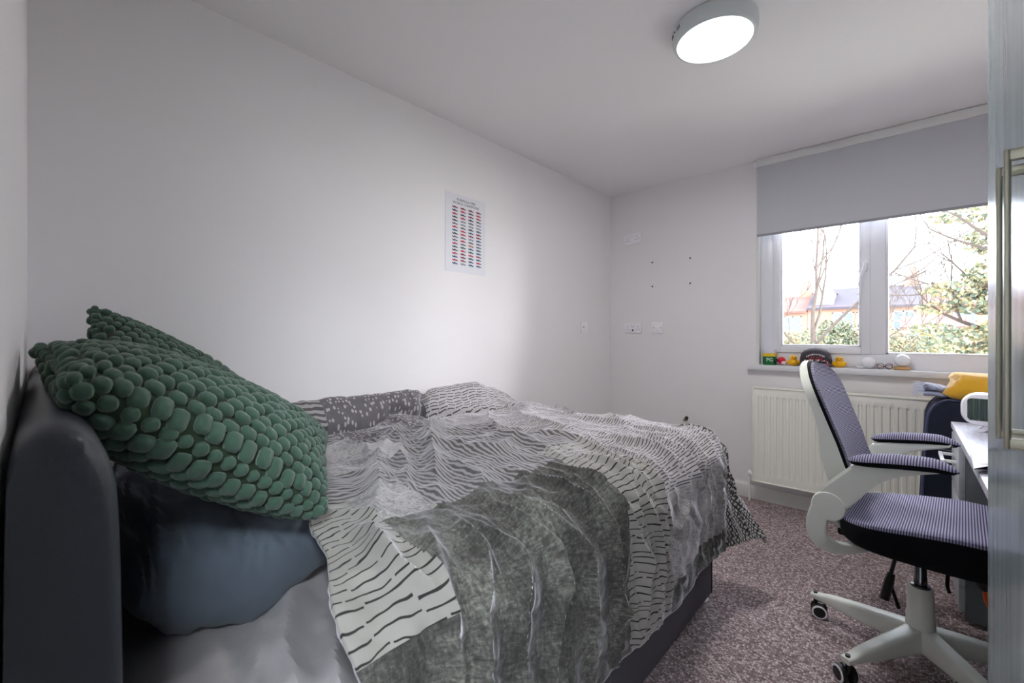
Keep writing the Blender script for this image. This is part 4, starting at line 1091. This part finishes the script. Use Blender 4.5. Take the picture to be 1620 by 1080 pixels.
# ---------------------------------------------------------------- outside
GZ = -2.9
def outmat(name, a, b, sc): 
    k = NT(name); tc = k.n('ShaderNodeTexCoord'); k.l(k.mix(k.noise(sc, tc.outputs['Object'], 4), a, b), k.b.inputs['Base Color']); k.b.inputs['Roughness'].default_value = .95; k.b.inputs['Specular IOR Level'].default_value = .1; return k.m
M['lawn'] = outmat('garden_grass', srgb(165, 165, 150), srgb(185, 182, 168), 1.5)  # ground out of view, paled to bounce light up to the ceiling
M['brick'] = outmat('orange_brick', srgb(126, 96, 82), srgb(138, 106, 92), 2)
M['slate'] = outmat('slate_roof', srgb(58, 56, 62), srgb(68, 66, 72), 3)
M['redtile'] = outmat('red_tile_roof', srgb(92, 66, 62), srgb(102, 76, 70), 3)
M['render'] = outmat('white_render', srgb(160, 156, 154), srgb(175, 172, 170), 2)
M['darkglass'] = mat('house_window_glass', srgb(70, 80, 90), .1)
M['bark'] = outmat('pale_bark', srgb(58, 50, 46), srgb(80, 72, 66), 6)
struct(MB().b2((-60, YW+.5, GZ-.2), (50, 90, GZ)).build('ground_garden', M['lawn'], smooth=False))
def house(x0, x1, y, roofm, label, eav=3.25, rid=4.75, gable=False, wins=((.2, 1.0), (.55, 1.0), (.8, 1.0))):
    w = x1-x0; t = thing('terraced_house', label, 'house', (x0, y, GZ), 0, 'brick terraced houses beyond the gardens')
    e, r = eav-GZ, rid-GZ
    MB().b2((0, 0, 0), (w-.02, 7, e)).build('brick_wall', M['brick'], t, smooth=False)
    g = MB(); g.prism([(-.25, e-.12), (3.5, r), (7.25, e-.12), (7.25, e-.26), (3.5, r-.14), (-.25, e-.26)], 0, w-.02, 0, plane='yz'); g.build('roof', roofm, t, smooth=False)
    g = MB(); g.prism([(0, e-.1), (3.5, r-.15), (7, e-.1)], .01, w-.03, 0, plane='yz'); g.build('gable_wall', M['brick'], t, smooth=False)
    g = MB(); g.b2((w-.9, 3.1, r-.5), (w-.1, 3.9, r+.9), .02)
    for q in (.25, .55): g.lathe([(.11, 0), (.10, .35)], (w-.9+q, 3.5, r+.9), 10)
    g.build('chimney', M['brick'], t)
    MB().b2((0, -.12, e-.22), (w-.02, -.02, e-.08)).build('gutter', M['render'], t, smooth=False)
    for fx_, ww in wins:
        for zz in (e-1.75, e-4.6):
            f = MB()
            xx = fx_*w
            for lo, hi in (((xx, zz), (xx+ww, zz+.08)), ((xx, zz+1.17), (xx+ww, zz+1.25)), ((xx, zz), (xx+.08, zz+1.25)), ((xx+ww-.08, zz), (xx+ww, zz+1.25)), ((xx+ww/2-.05, zz), (xx+ww/2+.05, zz+1.25)), ((xx, zz+.55), (xx+ww, zz+.62))):
                f.b2((lo[0], -.06, lo[1]), (hi[0], .02, hi[1]))
            fo = f.build('window', M['render'], t, smooth=False)
            MB().b2((xx+.05, -.02, zz+.05), (xx+ww-.05, .0, zz+1.2)).build('pane', M['darkglass'], fo, smooth=False)
    return t
house(-20, -12.6, 38, M['slate'], 'grey-roofed brick terraced house at far left of the row', 3.2, 4.8)
house(-12.6, -5.3, 38, M['redtile'], 'red-roofed brick terraced house left of the bare tree', 3.1, 4.35, wins=((.12, 1.1), (.5, 1.1), (.80, 1.1)))
hs = house(-5.3, .85, 38, M['slate'], 'slate-roofed brick terraced house with a white dormer behind the bare tree', 3.3, 4.8, wins=((.24, 1.2), (.46, 1.0), (.76, 1.1)))
g = MB(); g.b2((.4, .3, 3.4-GZ), (1.5, 2.6, 4.3-GZ), .01); g.prism([(.3, 4.3-GZ), (.95, 4.85-GZ), (1.6, 4.3-GZ)], .2, 2.8, 0); g.build('dormer', M['render'], hs)
house(.85, 7.5, 38, M['redtile'], 'brick terraced house with a red-brown roof right of the slate-roofed one', 3.2, 4.6)
house(7.5, 15, 38, M['slate'], 'grey-roofed brick terraced house at far right of the row', 3.3, 4.8)
sh = thing('garden_room', 'low white garden room with a pale red roof before the terraced houses', 'outbuilding', (-.05, 29, GZ))
MB().b2((0, 0, 0), (2.2, 2.5, 4.55)).build('wall', M['render'], sh, smooth=False)
g = MB(); g.prism([(-.2, 4.5), (2.7, 5.1), (2.7, 4.98), (-.2, 4.38)], -.15, 2.35, 0, plane='yz'); g.build('roof', M['redtile'], sh, smooth=False)
for q in (.25, 1.25):
    f = MB().b2((q, -.05, 3.2), (q+.7, 0, 4.2)).build('window', M['render'], sh, smooth=False); MB().b2((q+.07, -.07, 3.27), (q+.63, -.04, 4.13)).build('pane', M['darkglass'], f, smooth=False)
fn = thing('garden_fence', 'long pale timber fence running below the terraced houses', 'fence', (-18, 26, GZ))
for k in range(30):
    MB().b2((k*1.1, 0, 0), (k*1.1+1.08, .03, 1.8)).build('panel', M['bark'], fn, smooth=False)

def leafmat(name, cols, hi=.95):
    k = NT(name); g_ = k.n('ShaderNodeNewGeometry'); 
    k.l(k.ramp(g_.outputs['Random Per Island'], [(i/(len(cols)-1), c) for i, c in enumerate(cols)]), k.b.inputs['Base Color'])
    k.b.inputs['Roughness'].default_value = .7; k.b.inputs['Subsurface Weight'].default_value = 0
    return k.m
M['autumn'] = leafmat('autumn_leaves', [srgb(66, 78, 66), srgb(84, 94, 74), srgb(112, 108, 76), srgb(126, 116, 76), srgb(116, 98, 78)])
M['green'] = leafmat('green_leaves', [srgb(64, 76, 62), srgb(82, 92, 72), srgb(100, 102, 76), srgb(112, 108, 84)])
M['ivy'] = leafmat('ivy_leaves', [srgb(54, 78, 46), srgb(78, 100, 60), srgb(98, 112, 70)])
def leaves(centers, radii, count, size, seed):
    r = np.random.RandomState(seed); w_ = np.array([q[0]*q[1]*q[2] for q in radii]); w_ = w_/w_.sum()
    idx = r.choice(len(centers), count, p=w_); c = np.array(centers)[idx]; rd_ = np.array(radii)[idx]
    d = r.randn(count, 3); d /= np.linalg.norm(d, axis=1, keepdims=True); rad = r.uniform(.45, 1.0, (count, 1))**.6
    p = c+d*rd_*rad; s = size*r.uniform(.6, 1.3, (count, 1))
    u = r.randn(count, 3); u /= np.linalg.norm(u, axis=1, keepdims=True); v = np.cross(u, r.randn(count, 3)); v /= np.linalg.norm(v, axis=1, keepdims=True)
    Q = np.stack([p-u*s, p+v*s*.55, p+u*s, p-v*s*.55], 1).reshape(-1, 3)
    me = bpy.data.meshes.new('foliage'); me.vertices.add(len(Q)); me.vertices.foreach_set('co', Q.reshape(-1).astype(np.float32))
    me.loops.add(len(Q)); me.loops.foreach_set('vertex_index', np.arange(len(Q), dtype=np.int32))
    me.polygons.add(count); me.polygons.foreach_set('loop_start', (np.arange(count)*4).astype(np.int32)); me.update(calc_edges=True)
    return me
def foliage(parent, centers, radii, count, size, mt_, seed):
    o = link('foliage', leaves(centers, radii, count, size, seed), mt_, parent, smooth=False); o['kind'] = 'stuff'; return o
def branch(m, rnd, p, d, ln, r, depth, tips, up=.12):
    pts = [p]; rad = [r]; q = Vector(p); dd = Vector(d).normalized(); ns = 5
    for i in range(ns):
        dd = (dd+Vector((rnd.uniform(-.16, .16), rnd.uniform(-.16, .16), rnd.uniform(-.08, .16)+up*.4))).normalized()
        q = q+dd*ln/ns; pts.append(tuple(q)); rad.append(r*(1-.5*(i+1)/ns))
    m.tube(pts, rad, 6 if depth > 2 else 4)
    if depth <= 0: tips.append(tuple(q)); return
    for k in range(rnd.choice((2, 3, 3)) if depth < 4 else 4):
        i = rnd.randint(2, ns); b = Vector(pts[i]); a = rnd.uniform(0, 2*math.pi); sp = rnd.uniform(.45, .95)
        s_ = dd.orthogonal().normalized(); s2 = dd.cross(s_)
        nd = (dd+(s_*math.cos(a)+s2*math.sin(a))*sp+Vector((0, 0, up))).normalized()
        branch(m, rnd, tuple(b), nd, ln*rnd.uniform(.58, .8), max(.009, rad[i]*.68), depth-1, tips, up)
# bare tree with ivy on its trunk
t = thing('bare_tree', 'leafless pale tree with ivy climbing its trunk, seen through left pane', 'tree', (-2.1, 16, GZ))
rnd = random.Random(5); tips = []
g = MB(); g.tube([(0, 0, 0), (.03, 0, 1.8), (-.02, 0, 3.2), (.03, .02, 4.2)], [.17, .12, .09, .07], 10); g.build('trunk', M['bark'], t)
for k, (d, z, ln, r) in enumerate((((-.05, .1, 1), 4.1, 2.4, .085), ((.55, 0, .9), 3.7, 2.5, .075), ((-.75, .1, .8), 3.3, 1.7, .05), ((.8, .2, .35), 3.0, 1.9, .045), ((-.6, -.2, .6), 2.8, 1.5, .04), ((.95, 0, .25), 2.4, 2.0, .04), ((.2, .3, 1), 4.1, 2.4, .06), ((-.9, 0, .35), 2.3, 1.6, .035))):
    g = MB(); branch(g, rnd, (0, 0, z), d, ln*1.45, r*.70, 4, tips, .10); g.build('branch', M['bark'], t)
foliage(t, [(0, 0, z) for z in np.linspace(1.0, 3.6, 9)], [(.30, .30, .28)]*9, 1500, .05, M['ivy'], 3)
# slim bare tree right of the mullion
t = thing('bare_tree', 'slim leafless tree with thin twigs just right of the window mullion', 'tree', (-1.75, 23, GZ))
tips = []; g = MB(); g.tube([(0, 0, 0), (.3, 0, 2), (.5, 0, 3.2)], [.10, .08, .06], 8); g.build('trunk', M['bark'], t)
for d, z, ln in (((.5, 0, 1), 3.1, 2.0), ((.9, 0, .4), 2.6, 1.8), ((.2, 0, 1), 3.0, 1.8)):
    g = MB(); branch(g, rnd, (.45, 0, z), d, ln, .035, 2, tips, .1); g.build('branch', M['bark'], t)
# big autumn tree on right
t = thing('autumn_tree', 'large tree with yellow and green autumn leaves filling right pane', 'tree', (1.45, 9.2, GZ))
tips = []; g = MB(); g.tube([(0, 0, 0), (-.03, 0, 2.0), (.02, 0, 3.8), (.0, 0, 5.4)], [.17, .14, .10, .05], 10); g.build('trunk', M['bark'], t)
for d, z, ln, r in (((-1, 0, .35), 4.3, 1.3, .04), ((-1, .2, .25), 4.0, 1.1, .04), ((-.8, -.3, .5), 4.9, 1.3, .04), ((1, 0, .4), 4.3, 1.3, .05), ((-.3, -1, .4), 4.6, 1.0, .04), ((.3, .9, .6), 5.0, 1.2, .05)):
    g = MB(); branch(g, rnd, (0, 0, z), d, ln, r, 2, tips, .05); g.build('branch', M['bark'], t)
cs_ = [(-.75, 0, 5.85), (-.45, .1, 5.45), (-.35, 0, 4.95), (-.95, -.1, 4.75), (-.6, .1, 4.55), (-.1, 0, 4.6), (.2, 0, 5.7), (-.2, -.2, 4.15), (-.55, 0, 4.1), (.5, .2, 5.0), (.4, .2, 4.3), (.1, .1, 3.7), (.8, 0, 5.5)]
rs_ = [(.45, .4, .12), (.40, .4, .22), (.50, .5, .25), (.34, .35, .12), (.40, .4, .18), (.6, .5, .3), (.6, .5, .35), (.5, .5, .2), (.4, .4, .12), (.6, .6, .5), (.6, .6, .4), (.6, .6, .3), (.6, .6, .4)]
foliage(t, cs_+[(-1.1, .1, 4.5), (-1.15, 0, 4.15), (-.9, 0, 3.8), (-.4, .2, 3.75)], rs_+[(.25, .3, .10), (.3, .3, .10), (.4, .4, .15), (.5, .4, .25)], 26000, .038, M['autumn'], 8)
def shrub(x, y, h, r, mt_, label, n_, size, seed):
    t = thing('shrub', label, 'shrub', (x, y, GZ), 0, 'shrubs in the gardens below')
    g = MB(); rr = random.Random(seed)
    for k in range(5):
        a = rr.uniform(0, 6.28); g.tube([(0, 0, 0), (.2*math.cos(a), .2*math.sin(a), h*.5), (r*.5*math.cos(a), r*.5*math.sin(a), h*.85)], [.05, .03, .012], 6)
    g.build('stem', M['bark'], t)
    cs, rs = [], []
    for k in range(14):
        a = rr.uniform(0, 6.28); q = rr.uniform(0, .75)*r; cs.append((q*math.cos(a), q*math.sin(a), h*rr.uniform(.5, .92))); rs.append((r*.4, r*.4, h*.12))
    foliage(t, cs, rs, n_, size, mt_, seed)
for i, (x, y, h, r, mt_, lab) in enumerate((
  (-5.2, 20, 4.4, 1.5, 'green', 'low pale green shrub left of the ivy-clad tree'), (-3.6, 21, 4.3, 1.3, 'autumn', 'yellowish shrub just behind the ivy-clad tree'),
  (-1.7, 19.5, 4.6, 1.3, 'green', 'round green shrub right of the ivy-clad trunk'), (-.6, 22, 4.6, 1.4, 'autumn', 'straw-coloured shrub behind the window mullion'),
  (.45, 20, 4.2, 1.2, 'autumn', 'yellow shrub at left of right pane bottom'), (.55, 11.5, 4.2, .95, 'green', 'bushy green shrub low in right pane centre'),
  (1.9, 15, 4.6, 1.3, 'autumn', 'tall yellow-green shrub below the autumn tree'), (2.9, 18, 4.9, 1.6, 'green', 'wide green shrub behind the autumn tree'), (-7.5, 22, 4.6, 1.7, 'green', 'wide green shrub outside beyond left window edge'))):
    shrub(x, y, h, r, M[mt_], lab, 5200, .060, 20+i)
